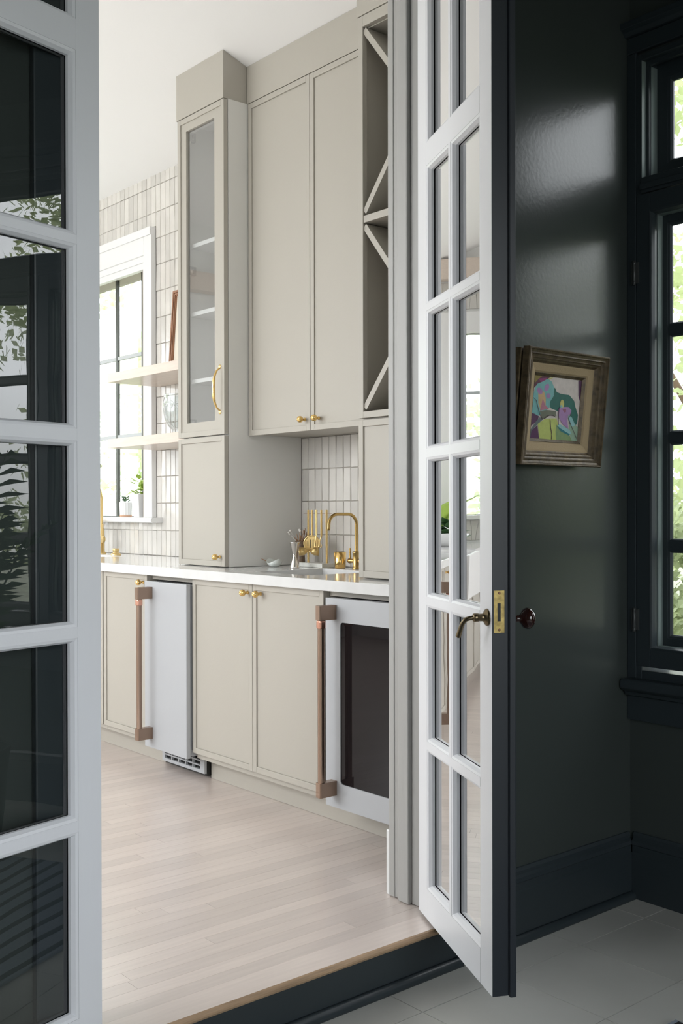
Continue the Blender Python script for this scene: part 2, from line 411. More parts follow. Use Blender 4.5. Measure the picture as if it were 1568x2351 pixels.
# jambs
jr = root('trim_3', (-2.3, 2.21, 0), 'grey white painted door jamb with stepped stop on the right of the doorway', kind='structure')
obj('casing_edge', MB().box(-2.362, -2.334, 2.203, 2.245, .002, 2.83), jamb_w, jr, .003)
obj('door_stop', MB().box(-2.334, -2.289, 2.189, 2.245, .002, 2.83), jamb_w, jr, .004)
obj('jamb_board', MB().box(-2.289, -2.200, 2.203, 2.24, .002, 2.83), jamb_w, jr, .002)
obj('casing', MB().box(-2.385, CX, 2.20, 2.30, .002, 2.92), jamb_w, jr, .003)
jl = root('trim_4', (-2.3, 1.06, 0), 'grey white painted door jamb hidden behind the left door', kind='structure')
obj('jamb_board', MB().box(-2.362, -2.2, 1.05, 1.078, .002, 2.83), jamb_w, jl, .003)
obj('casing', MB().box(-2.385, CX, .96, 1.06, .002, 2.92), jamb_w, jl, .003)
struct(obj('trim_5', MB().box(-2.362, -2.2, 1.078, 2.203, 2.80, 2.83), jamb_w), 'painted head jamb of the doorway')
struct(obj('baseboard_right', MB().box(-2.402, -2.3855, 2.205, 2.46, 0, .198), trim_w, bevel=.004), 'white baseboard stub beside the wine fridge')
dc = root('trim_6', (-2.12, 2.28, DF), 'dark painted casing of the doorway on the sunroom side', kind='structure')
obj('casing', MB().box(DX, -2.118, 2.243, 2.345, DF+.001, 2.90), darkt, dc, .004)
obj('casing', MB().box(DX, -2.118, .955, 1.03, DF+.001, 2.90), darkt, dc, .004)
obj('casing', MB().box(DX, -2.118, .955, 2.345, 2.90, 3.0), darkt, dc, .004)
# baseboards of the sunroom
def base_prof(): return [(0, 0), (.018, 0), (.018, .150), (.014, .155), (.014, .176), (.018, .180), (.016, .192), (.010, .200), (.010, .210), (.006, .220), (0, .220)]
bb_ = root('baseboard_left', (DX, 2.7, DF), 'dark moulded baseboard under the painting', kind='structure')
obj('board', MB().prism([(DX+a, DF+b) for a, b in base_prof()], 'y', 2.345, 3.07), darkt, bb_)
obj('shoe_moulding', qr(DX+.018, 2.345, 3.07), darkt, bb_)
bb2 = root('baseboard_back', (0, 3.08, DF), 'dark moulded baseboard under the sunroom windows', kind='structure')
obj('board', MB().prism([(3.085-a, DF+b) for a, b in base_prof()], 'x', DX+.018, 1.8), darkt, bb2)

# ---- sunroom window wall
WY = 3.085
SZ0, SZ1 = .602, 2.68
ws = MB()
x_ops = [(-2.105, -1.56), (-.95, .03)]
e0 = DX
for a, b in x_ops+[(1.8, 1.8)]:
    ws.box(e0, a, WY, WY+.16, DF-.02, 3.02); e0 = b
for a, b in x_ops: ws.box(a, b, WY, WY+.16, DF-.02, SZ0).box(a, b, WY, WY+.16, SZ1, 3.02)
struct(obj('wall_window_side', ws, darkw), 'dark sunroom wall holding the tall windows')
wr = MB()
wr.box(1.8, 1.95, -1.6, -1.1, DF-.02, 3.02).box(1.8, 1.95, 1.5, 3.2, DF-.02, 3.02).box(1.8, 1.95, -1.1, 1.5, DF-.02, .6).box(1.8, 1.95, -1.1, 1.5, 2.6, 3.02)
struct(obj('wall_right', wr, darkw), 'dark sunroom wall behind the camera with a window opening')
struct(obj('wall_rear', MB().box(-2.14, 1.95, -1.75, -1.6, DF-.02, 3.02), darkw), 'dark sunroom wall behind the camera')

def ring(m, x0, x1, z0, z1, wv, y0, y1, mi=0, wt=None, wbm=None):
    wt = wt or wv; wbm = wbm or wv
    m.box(x0, x0+wv, y0, y1, z0, z1, mi).box(x1-wv, x1, y0, y1, z0, z1, mi)
    m.box(x0+wv, x1-wv, y0, y1, z0, z0+wbm, mi).box(x0+wv, x1-wv, y0, y1, z1-wt, z1, mi)
def sloped_ring(m, x0, x1, z0, z1, wd, y0, y1, mi=0):
    # picture-frame bead: from (edge, y0) sloping to (edge+wd, y1)
    o = [(x0, y0, z0), (x1, y0, z0), (x1, y0, z1), (x0, y0, z1)]
    mid = [(x0+wd*.55, y0+(y1-y0)*.12, z0+wd*.55), (x1-wd*.55, y0+(y1-y0)*.12, z0+wd*.55), (x1-wd*.55, y0+(y1-y0)*.12, z1-wd*.55), (x0+wd*.55, y0+(y1-y0)*.12, z1-wd*.55)]
    i_ = [(x0+wd, y0+(y1-y0)*.6, z0+wd), (x1-wd, y0+(y1-y0)*.6, z0+wd), (x1-wd, y0+(y1-y0)*.6, z1-wd), (x0+wd, y0+(y1-y0)*.6, z1-wd)]
    e = [(p[0], y1, p[2]) for p in i_]
    vs = o+mid+i_+e; fs = []
    for L in range(3):
        for k_ in range(4):
            a = L*4+k_; b = L*4+(k_+1) % 4; fs.append((a, b, b+4, a+4))
    m.add(vs, fs, mi)

def sun_window(x0, x1, name, lab, detailed=True):
    r = root(name, ((x0+x1)/2, WY, SZ0), lab, kind='structure')
    c = MB(); yf = 3.066
    # casing: two stepped bands each side, head with cornice
    c.box(x0-.035, x0+.001, yf, WY, SZ0, 2.69).box(x1-.001, x1+.10, yf, WY, SZ0, 2.69)
    c.box(x0-.035, x1+.10, yf, WY, 2.69, 2.745)
    obj('casing', c, darkt, r, .004)
    obj('cornice', MB().prism([(WY, 2.745), (3.055, 2.745), (3.045, 2.757), (3.03, 2.765), (3.028, 2.785), (WY, 2.80)], 'x', x0-.038, x1+.13), darkt, r, .002)
    # box frame lining with stop
    fr = MB(); zt0, zt1 = 2.268, SZ1
    fr.box(x0, x0+.022, 3.068, WY+.15, SZ0, SZ1).box(x1-.022, x1, 3.068, WY+.15, SZ0, SZ1)
    fr.box(x0+.022, x1-.022, 3.068, WY+.15, SZ1-.022, SZ1).box(x0+.022, x1-.022, 3.068, WY+.15, SZ0, SZ0+.03)
    # transom bar, moulded
    fr.box(x0+.022, x1-.022, 3.062, WY+.15, 2.215, 2.268).box(x0+.022, x1-.022, 3.052, 3.062, 2.225, 2.245)
    obj('frame', fr, darkt, r, .003)
    st = MB(); st.box(x0+.022, x0+.034, 3.092, 3.1399, zt0, zt1-.022).box(x1-.034, x1-.022, 3.092, 3.104, zt0, zt1-.022)
    st.box(x0+.034, x1-.034, 3.092, 3.104, zt1-.036, zt1-.022)
    obj('stop_bead', st, darkt, r)
    obj('reveal', MB().box(x0+.0221, x0+.0231, 3.0685, 3.0915, zt0, zt1-.023).box(x0+.0341, x0+.0351, 3.1045, 3.1395, zt0, zt1-.037).box(x1-.0231, x1-.0221, 3.0685, 3.0915, zt0, zt1-.023).box(x1-.0351, x1-.0341, 3.1045, 3.1395, zt0, zt1-.037), lit_reveal_m, r)  # thin pale strips imitate daylight on the transom reveals
    # transom sash
    s = MB(); ring(s, x0+.022, x1-.022, zt0, zt1-.022, .052, 3.14, 3.175); sloped_ring(s, x0+.074, x1-.074, zt0+.052, zt1-.074, .014, 3.142, 3.16)
    ts = obj('transom_sash', s, darkt, r)
    obj('pane', MB().box(x0+.086, x1-.086, 3.160, 3.163, zt0+.064, zt1-.086), g_win, ts)
    # casements
    xm = (x0+x1)/2
    for a, b, sg in (((x0+.003, x1-.003, 1),) if x1-x0 < .7 else ((x0+.003, xm-.001, 1), (xm+.001, x1-.003, -1))):
        z0, z1 = .645, 2.213
        k_ = MB(); ring(k_, a, b, z0, z1, .052, 3.066, 3.098, 0, .060, .060); sloped_ring(k_, a+.052, b-.052, z0+.060, z1-.060, .010, 3.064, 3.09)
        cs = obj('casement_sash', k_, darkt, r, .002)
        hx_ = a-.003 if sg > 0 else b+.003
        for hz in (1.955, .80):
            obj('hinge', MB().lathe([(0, -.04), (.0055, -.04), (.0055, -.028), (.0045, -.027), (.0055, -.026), (.0055, .026), (.0045, .027), (.0055, .028), (.0055, .04), (0, .04)], (hx_, 3.058, hz), seg=10).box(hx_-.014, hx_+.014, 3.060, 3.067, hz-.035, hz+.035), hinge_g, cs)
        obj('reveal', MB().box(a+.019, a+.0625, 3.0985, 3.1245, z0+.01, z1-.01).box(b-.0625, b-.019, 3.0985, 3.1245, z0+.01, z1-.01).box(a+.0625, b-.0625, 3.0985, 3.1245, z0+.03, z0+.070).box(a+.0625, b-.0625, 3.0985, 3.1245, z1-.070, z1-.03), lit_reveal_m, r)  # pale colour imitates window light on the recess sides
        # outer divided-light sash with three bars
        d = MB(); a2, b2 = a+.050, b-.050; zz0, zz1 = z0+.045, z1-.045
        ring(d, a2-.02, b2+.02, zz0, zz1, .050, 3.125, 3.15)
        bars = [1.047, 1.405, 1.763]; zl = [zz0+.05]+bars+[zz1-.05]
        for zb in bars: d.box(a2+.03, b2-.03, 3.128, 3.150, zb-.013, zb+.013)
        for i in range(4):
            lo = zl[i]+(.013 if i else 0); hi = zl[i+1]-(.013 if i < 3 else 0)
            sloped_ring(d, a2+.03, b2-.03, lo, hi, .011, 3.128, 3.142)
        os_ = obj('divided_sash', d, darkt, r)
        for i in range(4):
            lo = zl[i]+(.013 if i else 0); hi = zl[i+1]-(.013 if i < 3 else 0)
            obj('pane', MB().box(a2+.04, b2-.04, 3.142, 3.145, lo+.009, hi-.009), g_win, os_)
    # sill and apron
    obj('sill', MB().prism([(WY, .604), (3.024, .604), (3.016, .598), (3.016, .574), (3.024, .568), (3.040, .560), (3.045, .548), (WY, .545)], 'x', x0-.026, x1+.12), darkt, r, .002)
    obj('apron', MB().box(x0-.034, x1+.10, 3.065, WY, .462, .545), darkt, r, .003)
    return r
sun_window(*x_ops[0], 'window_1', 'dark framed tall window with transom beside the painting')
sun_window(*x_ops[1], 'window_2', 'dark framed tall window mirrored in the left door glass')

# ---- kitchen steel windows
def steel_window(r, ax, a0, a1, z0, z1, y, n, sgn=1):
    # ax 'x': window in plane y; 'y': in plane x
    def bx(m, u0, u1, d0, d1, c0, c1):
        return m.box(u0, u1, d0, d1, c0, c1) if ax == 'x' else m.box(d0, d1, u0, u1, c0, c1)
    f = MB()
    wv = .020
    bx(f, a0, a0+wv, y, y+.02*sgn, z0, z1); bx(f, a1-wv, a1, y, y+.02*sgn, z0, z1); bx(f, a0+wv, a1-wv, y, y+.02*sgn, z0, z0+.006); bx(f, a0+wv, a1-wv, y, y+.02*sgn, z1-.010, z1)
    fo = obj('steel_frame', f, steelbl, r)
    stp = (a1-a0-wv)/n; bz = [1.612, 2.085]
    for i in range(1, n):
        u = a1-stp*i; m = MB(); bx(m, u-wv, u, y, y+.018*sgn, z0+.006, z1-.010)
        obj('mullion', m, steelbl, r)
    for zb in bz:
        m = MB(); bx(m, a0+wv, a1-wv, y+.002*sgn, y+.018*sgn, zb-.011, zb+.011); obj('glazing_bar', m, bar_m, r)
    for i in range(n):
        u1 = a1-wv-stp*i if i == 0 else a1-wv-stp*i; u0 = a1-stp*(i+1)
        for c0, c1 in ((z0+.006, bz[0]-.011), (bz[0]+.011, bz[1]-.011), (bz[1]+.011, z1-.010)):
            m = MB(); bx(m, u0, u1, y+.008*sgn, y+.011*sgn, c0, c1); obj('pane', m, g_win, r)
kw = root('window_3', (-6.2, W, 1.1), 'white cased kitchen window with slim black steel uprights', kind='structure')
steel_window(kw, 'x', WX0-.05, -5.535, 1.128, 2.575, 3.165, 5)
cz = MB(); yf = 3.048
cz.box(CA0, WX0+.06, yf, W, 1.128, 2.745).box(-5.325, CA1, yf, W, 1.128, 2.745).box(WX0+.06, -5.325, yf, W, 2.60, 2.745)
cz.box(CA0, CA1, yf-.008, yf, 2.70, 2.745)
obj('casing', cz, trim_w, kw, .003)
rv = MB(); rv.box(WX0-.06, WX0-.01, W, W+.17, 1.1, 2.6).box(-5.345, -5.325, yf+.01, W+.17, 1.128, 2.60).box(-5.56, -5.345, W+.088, W+.14, 1.128, 2.60).box(WX0, -5.345, W-.02, W+.17, 2.565, 2.60)
rv.box(-5.40, -5.345, W+.03, W+.17, 1.128, 2.60)
obj('reveal', rv, trim_w, kw)
obj('added_white_cover', MB().box(WX0+.062, -5.347, 3.070, 3.10, 2.530, 2.599), trim_w, kw, .002)  # white face added to cover the dark underside of the reveal
obj('sill', MB().prism([(W+.17, 1.098), (3.015, 1.098), (3.006, 1.104), (3.003, 1.113), (3.006, 1.122), (3.015, 1.128), (W+.17, 1.128)], 'x', CA0-.05, -5.175), trim_w, kw, .001)
ew = root('window_4', (EX, 2.0, 1.1), 'white cased window in the far end wall of the kitchen', kind='structure')
steel_window(ew, 'y', 1.25, 2.82, 1.128, 2.56, EX-.09, 4, -1)
ez = MB(); ez.box(EX, EX+.03, 1.12, 1.27, 1.128, 2.70).box(EX, EX+.03, 2.80, 2.95, 1.128, 2.70).box(EX, EX+.03, 1.27, 2.80, 2.54, 2.70)
obj('casing', ez, trim_w, ew, .003)
obj('sill', MB().box(EX-.08, EX+.07, 1.08, 2.98, 1.098, 1.128), trim_w, ew, .004)

# ================================================================ FRENCH DOORS
ROWS = [(.01, .096), (.491, .514), (.900, .923), (1.315, 1.340), (1.728, 1.747), (2.135, 2.200), (2.72, 2.795)]
LW, LT = .577, .051
def make_leaf(name, lab, loc, rotz, sg, hardware, S0=.077):
    r = root(name, loc, lab, kind='structure', rotz=rotz)
    def X(a, b): return (a, b) if sg > 0 else (-b, -a)
    def two(a, b, z0, z1, edge=False):
        m = MB(); x0, x1 = X(a, b)
        m.box(x0, x1, 0, LT, z0, z1, 1)
        m.m[2] = 0      # -y face = white kitchen side
        return m
    def P(nm, m, bevel=0, lab=None, mats=(door_w, darkd)): return obj(nm, m, list(mats), r, bevel, lab, local=True)
    P('stile', two(0, S0, .01, 2.795), .0012)
    st = two(.497, LW, .01, 2.795)
    P('stile', st, .0012)
    P('astragal', MB().box(*X(LW-.004, LW+.010), .041, .058, .008, 2.795), .003, mats=(darkd,))
    for i, (a, b) in enumerate(ROWS):
        P('rail', two(S0, .497, a, b))
    sm = (.2675, .2835)
    for i in range(6):
        z0, z1 = ROWS[i][1], ROWS[i+1][0]
        P('muntin', two(*sm, z0, z1))
        for a, b in ((S0, sm[0]), (sm[1], .497)):
            x0, x1 = X(a, b); m = MB()
            sloped_ring(m, x0, x1, z0, z1, .011, .0005, .020, 0); sloped_ring(m, x0, x1, z0, z1, .011, LT-.0005, .024, 1)
            P('glazing_bead', m)
            P('pane', MB().add([(x0+.009, .022, z0+.009), (x1-.009, .022, z0+.009), (x1-.009, .022, z1-.009), (x0+.009, .022, z1-.009)], [(0, 1, 2, 3)]), mats=(g_door,))
    if hardware:
        pl = MB().box(LW, LW+.0015, .0045, .031, .876, .976)
        lp = P('lock_plate', pl, mats=(lock_br,), lab='tarnished brass mortise plate')
        obj('latch_slot', MB().box(LW+.0015, LW+.0020, .0135, .0215, .903, .946), black, lp, local=True)
        for zc in (.970, .883): obj('screw', MB().lathe([(.0032, .0), (.0032, .0015), (.002, .0022), (0, .0022)], (LW+.0013, .018, zc), 'x', 10), wood_brown, lp, local=True)
        lv = MB().lathe([(.021, 0), (.021, -.002), (.018, -.005), (.011, -.009), (.0095, -.012), (.0095, -.022), (.0105, -.023), (.0105, -.034), (.0085, -.036), (.0065, -.037), (0, -.037)], (.547, 0, .910), 'y', 20)
        pts = [(.547, -.030, .910), (.546, -.044, .909), (.541, -.053, .905), (.534, -.057, .897), (.527, -.059, .886), (.512, -.061, .862)]
        lv.tube(pts, [.0055, .0055, .0056, .0058, .006, .0068], 12)
        P('lever_handle', lv, mats=(antique,), lab='dark antique brass lever')
        kb = MB().lathe([(.020, LT), (.020, LT+.004), (.009, LT+.008), (.008, LT+.03), (.013, LT+.036), (.022, LT+.042), (.026, LT+.050), (.026, LT+.056), (.020, LT+.064), (.010, LT+.068), (0, LT+.069)], (.547, 0, .905), 'y', 24)
        P('round_knob', kb, mats=(knob_d,), lab='glossy dark brown round knob')
    return r
make_leaf('door_1', 'open right French door, white panes side and dark slate edge, with lever', (-2.227, 2.173, 0), math.atan2(-.451, .893), 1, True)
al = math.radians(14)
make_leaf('door_2', 'open left French door in the foreground reflecting the dark room', (-2.10, 1.096, 0), math.atan2(math.cos(al), -math.sin(al)), -1, False, .064)

# ================================================================ CABINETS
def shaker(name, x0, x1, z0, z1, yf, parent, th_=.022, rail=.024, rec=.006, m_=greige, open_=False, lab=None, wide=None):
    m = MB(); rw = wide or rail
    m.box(x0, x0+rw, yf, yf+th_, z0, z1).box(x1-rw, x1, yf, yf+th_, z0, z1).box(x0+rw, x1-rw, yf, yf+th_, z0, z0+rw).box(x0+rw, x1-rw, yf, yf+th_, z1-rw, z1)
    if not open_: m.box(x0+rw, x1-rw, yf+rec, yf+th_-.002, z0+rw, z1-rw)
    return obj(name, m, m_, parent, .0012, lab)
def knob(x, y, z, parent, stem=1):
    # ball knob on a short neck, face-mounted
    m = MB().lathe([(.0078, 0), (.0078, -.003), (.0045, -.006), (.0042, -.012), (.006, -.014), (.0100, -.0165), (.0128, -.021), (.0138, -.0265), (.0128, -.032), (.0098, -.0365), (.0055, -.039), (.0030, -.0392), (.0028, -.0385), (0, -.0383)], (x, y, z), 'y', 20)
    return obj('knob', m, brass, parent)

YB = 2.485
def base_cab(x0, x1, doors, label, knobs, back=True):
    r = root('base_cabinet', ((x0+x1)/2, 2.8, 0), label, 'cabinet', 'greige base cabinets under the counter')
    obj('carcass', MB().box(x0+.001, x0+.019, YB+.023, W-.002, .10, .874).box(x1-.019, x1-.001, YB+.023, W-.002, .10, .874).box(x0+.019, x1-.019, YB+.023, W-.002, .10, .118).box(x0+.019, x1-.019, W-.012, W-.002, .118, .874), greige, r)
    obj('toe_kick', MB().box(x0, x1, 2.58, 2.60, .001, .10), greige, r)
    for (a, b), kx in zip(doors, knobs):
        d = shaker('door', a, b, .126, .873, YB, r)
        if kx is not None: knob(kx, YB, .838, d)
    return r
base_cab(-3.934, -3.040, [(-3.934, -3.493), (-3.490, -3.044)], 'greige base cabinet with two brass knobs between the two white fridges', [-3.522, -3.434])
base_cab(-4.740, -4.315, [(-4.735, -4.318)], 'greige base cabinet with one brass knob left of the white fridge', [-4.350])
base_cab(-5.22, -4.740, [(-5.217, -4.746)], 'greige base cabinet right of the farmhouse sink mostly behind the left door', [-4.79])
base_cab(-7.45, -6.12, [(-7.44, -7.0), (-6.99, -6.56), (-6.55, -6.13)], 'greige base cabinet in the far kitchen corner left of the sink', [-7.04, -6.95, -6.18])
# sink base
r = root('sink_cabinet', (-5.67, 2.8, 0), 'greige cabinet below the white apron sink', 'cabinet')
obj('carcass', MB().box(-6.118, -5.222, YB+.023, W-.002, .10, .64), greige, r); obj('toe_kick', MB().box(-6.118, -5.222, 2.58, 2.60, .001, .10), greige, r)
knob(-5.70, YB, .56, shaker('door', -6.115, -5.672, .126, .63, YB, r)); knob(-5.64, YB, .56, shaker('door', -5.668, -5.225, .126, .63, YB, r))
# filler panels above the two undercounter fridges, part of the run
def fridge_panel(x0, x1, lab):
    o = obj('filler_panel', MB().box(x0, x1, 2.513, 2.53, .853, .874), greige); tag(o, lab, 'panel'); return o
fridge_panel(-4.314, -3.935, 'thin greige filler strip between counter and left white fridge')
fridge_panel(-3.038, -2.42, 'thin greige filler strip between counter and wine fridge')

# countertop with two cut-outs
HX0, HX1, HY0, HY1 = -3.60, -3.255, 2.58, 2.935
MX0, MX1, MY0 = -6.06, -5.28, 2.90
ct = MB(); Y0, Y1, z0, z1 = 2.4555, W-.003, .875, .915
def slab(xs, ys, holes):
    xs = sorted(xs); ys = sorted(ys); cells = {}
    for i in range(len(xs)-1):
        for j in range(len(ys)-1):
            cx_, cy_ = (xs[i]+xs[i+1])/2, (ys[j]+ys[j+1])/2
            cells[i, j] = not any(h[0] < cx_ < h[1] and h[2] < cy_ < h[3] for h in holes)
    idx = {}; vs = []; fs = []
    def V(i, j, k_):
        if (i, j, k_) not in idx: idx[i, j, k_] = len(vs); vs.append((xs[i], ys[j], (z0, z1)[k_]))
        return idx[i, j, k_]
    for (i, j), on in cells.items():
        if not on: continue
        fs.append((V(i, j, 1), V(i+1, j, 1), V(i+1, j+1, 1), V(i, j+1, 1))); fs.append((V(i, j, 0), V(i, j+1, 0), V(i+1, j+1, 0), V(i+1, j, 0)))
        for di, dj, p, q in ((0, -1, (i, j), (i+1, j)), (1, 0, (i+1, j), (i+1, j+1)), (0, 1, (i+1, j+1), (i, j+1)), (-1, 0, (i, j+1), (i, j))):
            if not cells.get((i+di, j+dj), False): fs.append((V(*p, 0), V(*q, 0), V(*q, 1), V(*p, 1)))
    return vs, fs
vs, fs = slab([-7.49, MX0, MX1, HX0, HX1, CX-.03], [Y0, HY0, MY0, HY1, Y1], [(HX0, HX1, HY0, HY1), (MX0, MX1, 2.40, MY0)])
ct.add(vs, fs)
tag(obj('countertop', ct, quartz, bevel=.0025), 'long white quartz countertop running under the tall cabinets', 'countertop')
# bar sink
sk = MB(); t_ = .012
sk.box(HX0-t_, HX0, HY0-t_, HY1+t_, .70, .8745).box(HX1, HX1+t_, HY0-t_, HY1+t_, .70, .8745).box(HX0, HX1, HY0-t_, HY0, .70, .8745).box(HX0, HX1, HY1, HY1+t_, .70, .8745).box(HX0-t_, HX1+t_, HY0-t_, HY1+t_, .69, .70)
tag(obj('bar_sink', sk, quartz), 'square stone bar sink let into the counter below the brass bar tap', 'sink')
r = root('farmhouse_sink', (-5.67, 2.66, .64), 'white apron front sink below the kitchen window', 'sink')
q = MB(); q.box(MX0+.002, MX1-.002, 2.425, 2.455, .645, .905).box(MX0+.002, MX0+.03, 2.455, MY0-.002, .645, .905).box(MX1-.03, MX1-.002, 2.455, MY0-.002, .645, .905).box(MX0+.03, MX1-.03, MY0-.03, MY0-.002, .645, .905).box(MX0+.002, MX1-.002, 2.455, MY0-.002, .645, .67)
obj('basin', q, ceramic, r, .006)

# undercounter fridge (solid door) and wine fridge (glass door)
def bar_handle(parent, xc, zt, zb, yface):
    h = root_child('bar_handle', parent)
    yb = 2.398
    def rr(x0, x1, y0, y1, za, zb_, m, nm, bev=.004): return obj(nm, MB().box(x0, x1, y0, y1, za, zb_), m, h, bev)
    rr(xc-.0105, xc+.0105, yb-.0125, yb+.0105, zb+.02, zt-.02, bronze, 'bar', .007)
    for za in (zt-.052, zb):
        m = MB()
        m.prism([(xc-.0150, yb-.012), (xc-.011, yb-.0165), (xc+.011, yb-.0165), (xc+.0150, yb-.012), (xc+.0155, yface), (xc-.0155, yface), (xc-.0155, yb+.012)], 'z', za, za+.052)
        obj('bracket', m, bronze, h, .0015)
    rr(xc-.0130, xc+.0130, yb-.0150, yb+.0130, zt-.082, zt-.052, copper, 'collar', .006)
    return h
def root_child(name, parent):
    o = bpy.data.objects.new(name, None); COL.objects.link(o); o.parent = parent; o.empty_display_size = .02
    OFF[o.name] = OFF[parent.name]; return o
YF = 2.457
fr = root('undercounter_fridge', (-4.12, 2.7, 0), 'narrow matte white undercounter fridge with solid door and bronze bar handle', 'fridge')
obj('body', MB().box(-4.285, -3.944, 2.52, 3.02, .105, .848), black, fr)
dr = obj('door', MB().box(-4.292, -3.938, YF, YF+.022, .100, .849).box(-4.285, -3.948, YF+.022, 2.519, .106, .843), app_w, fr, .003)
obj('hinge', MB().box(-3.943, -3.937, 2.487, 2.493, .135, .175), steel, dr)
# toe grille
g = MB(); gx0, gx1, gy, gz0, gz1 = -4.292, -3.940, 2.548, .022, .104
g.box(gx0, gx0+.022, gy, gy+.012, gz0, gz1).box(gx1-.034, gx1, gy, gy+.012, gz0, gz1).box(gx0+.022, gx1-.034, gy, gy+.012, gz0, gz0+.014)
for k_ in range(1, 4): g.box(gx0+.022, gx1-.034, gy, gy+.010, gz0+.014+k_*.021-.006, gz0+.014+k_*.021)
for k_ in range(1, 5): xx = gx0+.022+k_*(gx1-gx0-.056)/5; g.box(xx-.003, xx+.003, gy-.0005, gy+.011, gz0, gz1)
gr = obj('toe_grille', g, app_w, fr)
obj('dark_cavity', MB().box(gx0+.003, gx1, gy+.014, gy+.06, .012, gz1), black, fr)
bar_handle(dr, -4.236, .824, .143, YF)
wn = root('wine_fridge', (-2.72, 2.7, 0), 'white framed wine fridge with smoked glass door beside the doorway', 'fridge')
wx0, wx1 = -2.997, -2.40
obj('body', MB().box(wx0+.01, wx1-.01, 2.52, 3.02, .105, .848), black, wn)
m = MB(); gx0, gx1, gz0, gz1 = wx0+.080, wx1-.080, .192, .768
m.box(wx0, gx0, YF, YF+.03, .104, .852).box(gx1, wx1, YF, YF+.03, .104, .852).box(gx0, gx1, YF, YF+.03, .104, gz0).box(gx0, gx1, YF, YF+.03, gz1, .852)
# rounded inner corners
for cx_, cz_, sx_, sz_ in ((gx0, gz0, 1, 1), (gx1, gz0, -1, 1), (gx1, gz1, -1, -1), (gx0, gz1, 1, -1)):
    rr_ = .014; pts = [(cx_, cz_)]+[(cx_+sx_*rr_*(1-math.sin(a)), cz_+sz_*rr_*(1-math.cos(a))) for a in (0, .4, .8, 1.2, PI/2)]
    m.prism(pts, 'y', YF, YF+.03)
wd = obj('door', m, app_w, wn, 0)
obj('glass_panel', MB().box(gx0-.005, gx1+.005, YF+.004, YF+.008, gz0-.005, gz1+.005), app_gl, wd)
obj('toe_kick', MB().box(-3.040, -2.40, 2.58, 2.60, .001, .104), greige, wn)
bar_handle(wd, -2.950, .829, .149, YF)

# tall cabinet on the counter (glass door over solid door)
TX0, TX1, YT = -4.300, -3.930, 2.650
tc_ = root('tall_cabinet', (-4.115, 2.87, .916), 'tall greige counter cabinet with glazed upper door and brass pull', 'cabinet')
s = MB(); yb = YT+.024
s.box(TX1-.018, TX1, yb, W-.002, .9165, ZC).box(TX0, TX0+.018, yb, W-.002, .9165, ZC).box(TX0+.018, TX1-.018, W-.014, W-.002, .9165, ZC)
s.box(TX0+.018, TX1-.018, yb, W-.014, .9165, .935).box(TX0+.018, TX1-.018, yb, W-.014, 1.49, 1.508).box(TX0+.018, TX1-.018, yb, W-.014, ZC-.018, ZC)
s.box(TX0+.018, TX0+.035, yb, yb+.02, .935, 2.95)
obj('carcass', s, greige_in, tc_)
for zz in (2.383, 2.067, 1.755): obj('shelf', MB().box(TX0+.019, TX1-.019, YT+.045, W-.016, zz, zz+.018), ceramic, tc_)
obj('reflection_band', MB().box(TX0+.019, TX1-.019, W-.034, W-.0145, 2.66, 2.78), refl_tan, tc_, label='tan strip imitating a reflected wood band')  # strip imitates a brown reflection in the door glass
for zz in (2.90, 2.28, 1.57): obj('hinge', MB().box(TX0+.018, TX0+.036, YT+.026, YT+.07, zz-.02, zz+.02).lathe([(0, -.012), (.010, -.012), (.010, .012), (0, .012)], (TX0+.03, YT+.05, zz), 'z', 10), steel, tc_)
gd = shaker('glass_door', TX0-.012, TX1-.001, 1.502, ZC-.003, YT, tc_, .022, .024, .006, greige, True)
# inner sub-frame around glass
m = MB(); ix0, ix1, iz0, iz1 = TX0+.012, TX1-.025, 1.526, ZC-.027
gx0, gx1, gz0, gz1 = -4.247, -4.013, 1.567, 2.912
m.box(ix0, gx0, YT+.006, YT+.021, iz0, iz1).box(gx1, ix1, YT+.006, YT+.021, iz0, iz1).box(gx0, gx1, YT+.006, YT+.021, iz0, gz0).box(gx0, gx1, YT+.006, YT+.021, gz1, iz1)
obj('inner_frame', m, greige, gd)
obj('pane', MB().add([(gx0-.004, YT+.016, gz0-.004), (gx1+.004, YT+.016, gz0-.004), (gx1+.004, YT+.016, gz1+.004), (gx0-.004, YT+.016, gz1+.004)], [(0, 1, 2, 3)]), g_cab, gd)
# brass pull
px_ = -3.962
pl = MB().tube([(px_, YT-.002, 1.793), (px_, YT-.010, 1.789), (px_, YT-.020, 1.779), (px_, YT-.030, 1.757), (px_, YT-.034, 1.735), (px_, YT-.036, 1.70), (px_, YT-.034, 1.665), (px_, YT-.030, 1.643), (px_, YT-.020, 1.621), (px_, YT-.010, 1.611), (px_, YT-.002, 1.607)], [.0035, .0038, .004, .0055, .0065, .0075, .0065, .0055, .004, .0038, .0035], 12)
for zz in (1.800, 1.600): pl.lathe([(.009, 0), (.009, -.003), (.006, -.0045), (0, -.0045)], (px_, YT, zz), 'y', 14)
obj('pull', pl, brass, gd)
ld_ = shaker('door', TX0-.012, TX1-.001, .9185, 1.497, YT, tc_)
knob(-3.968, YT, .961, ld_)
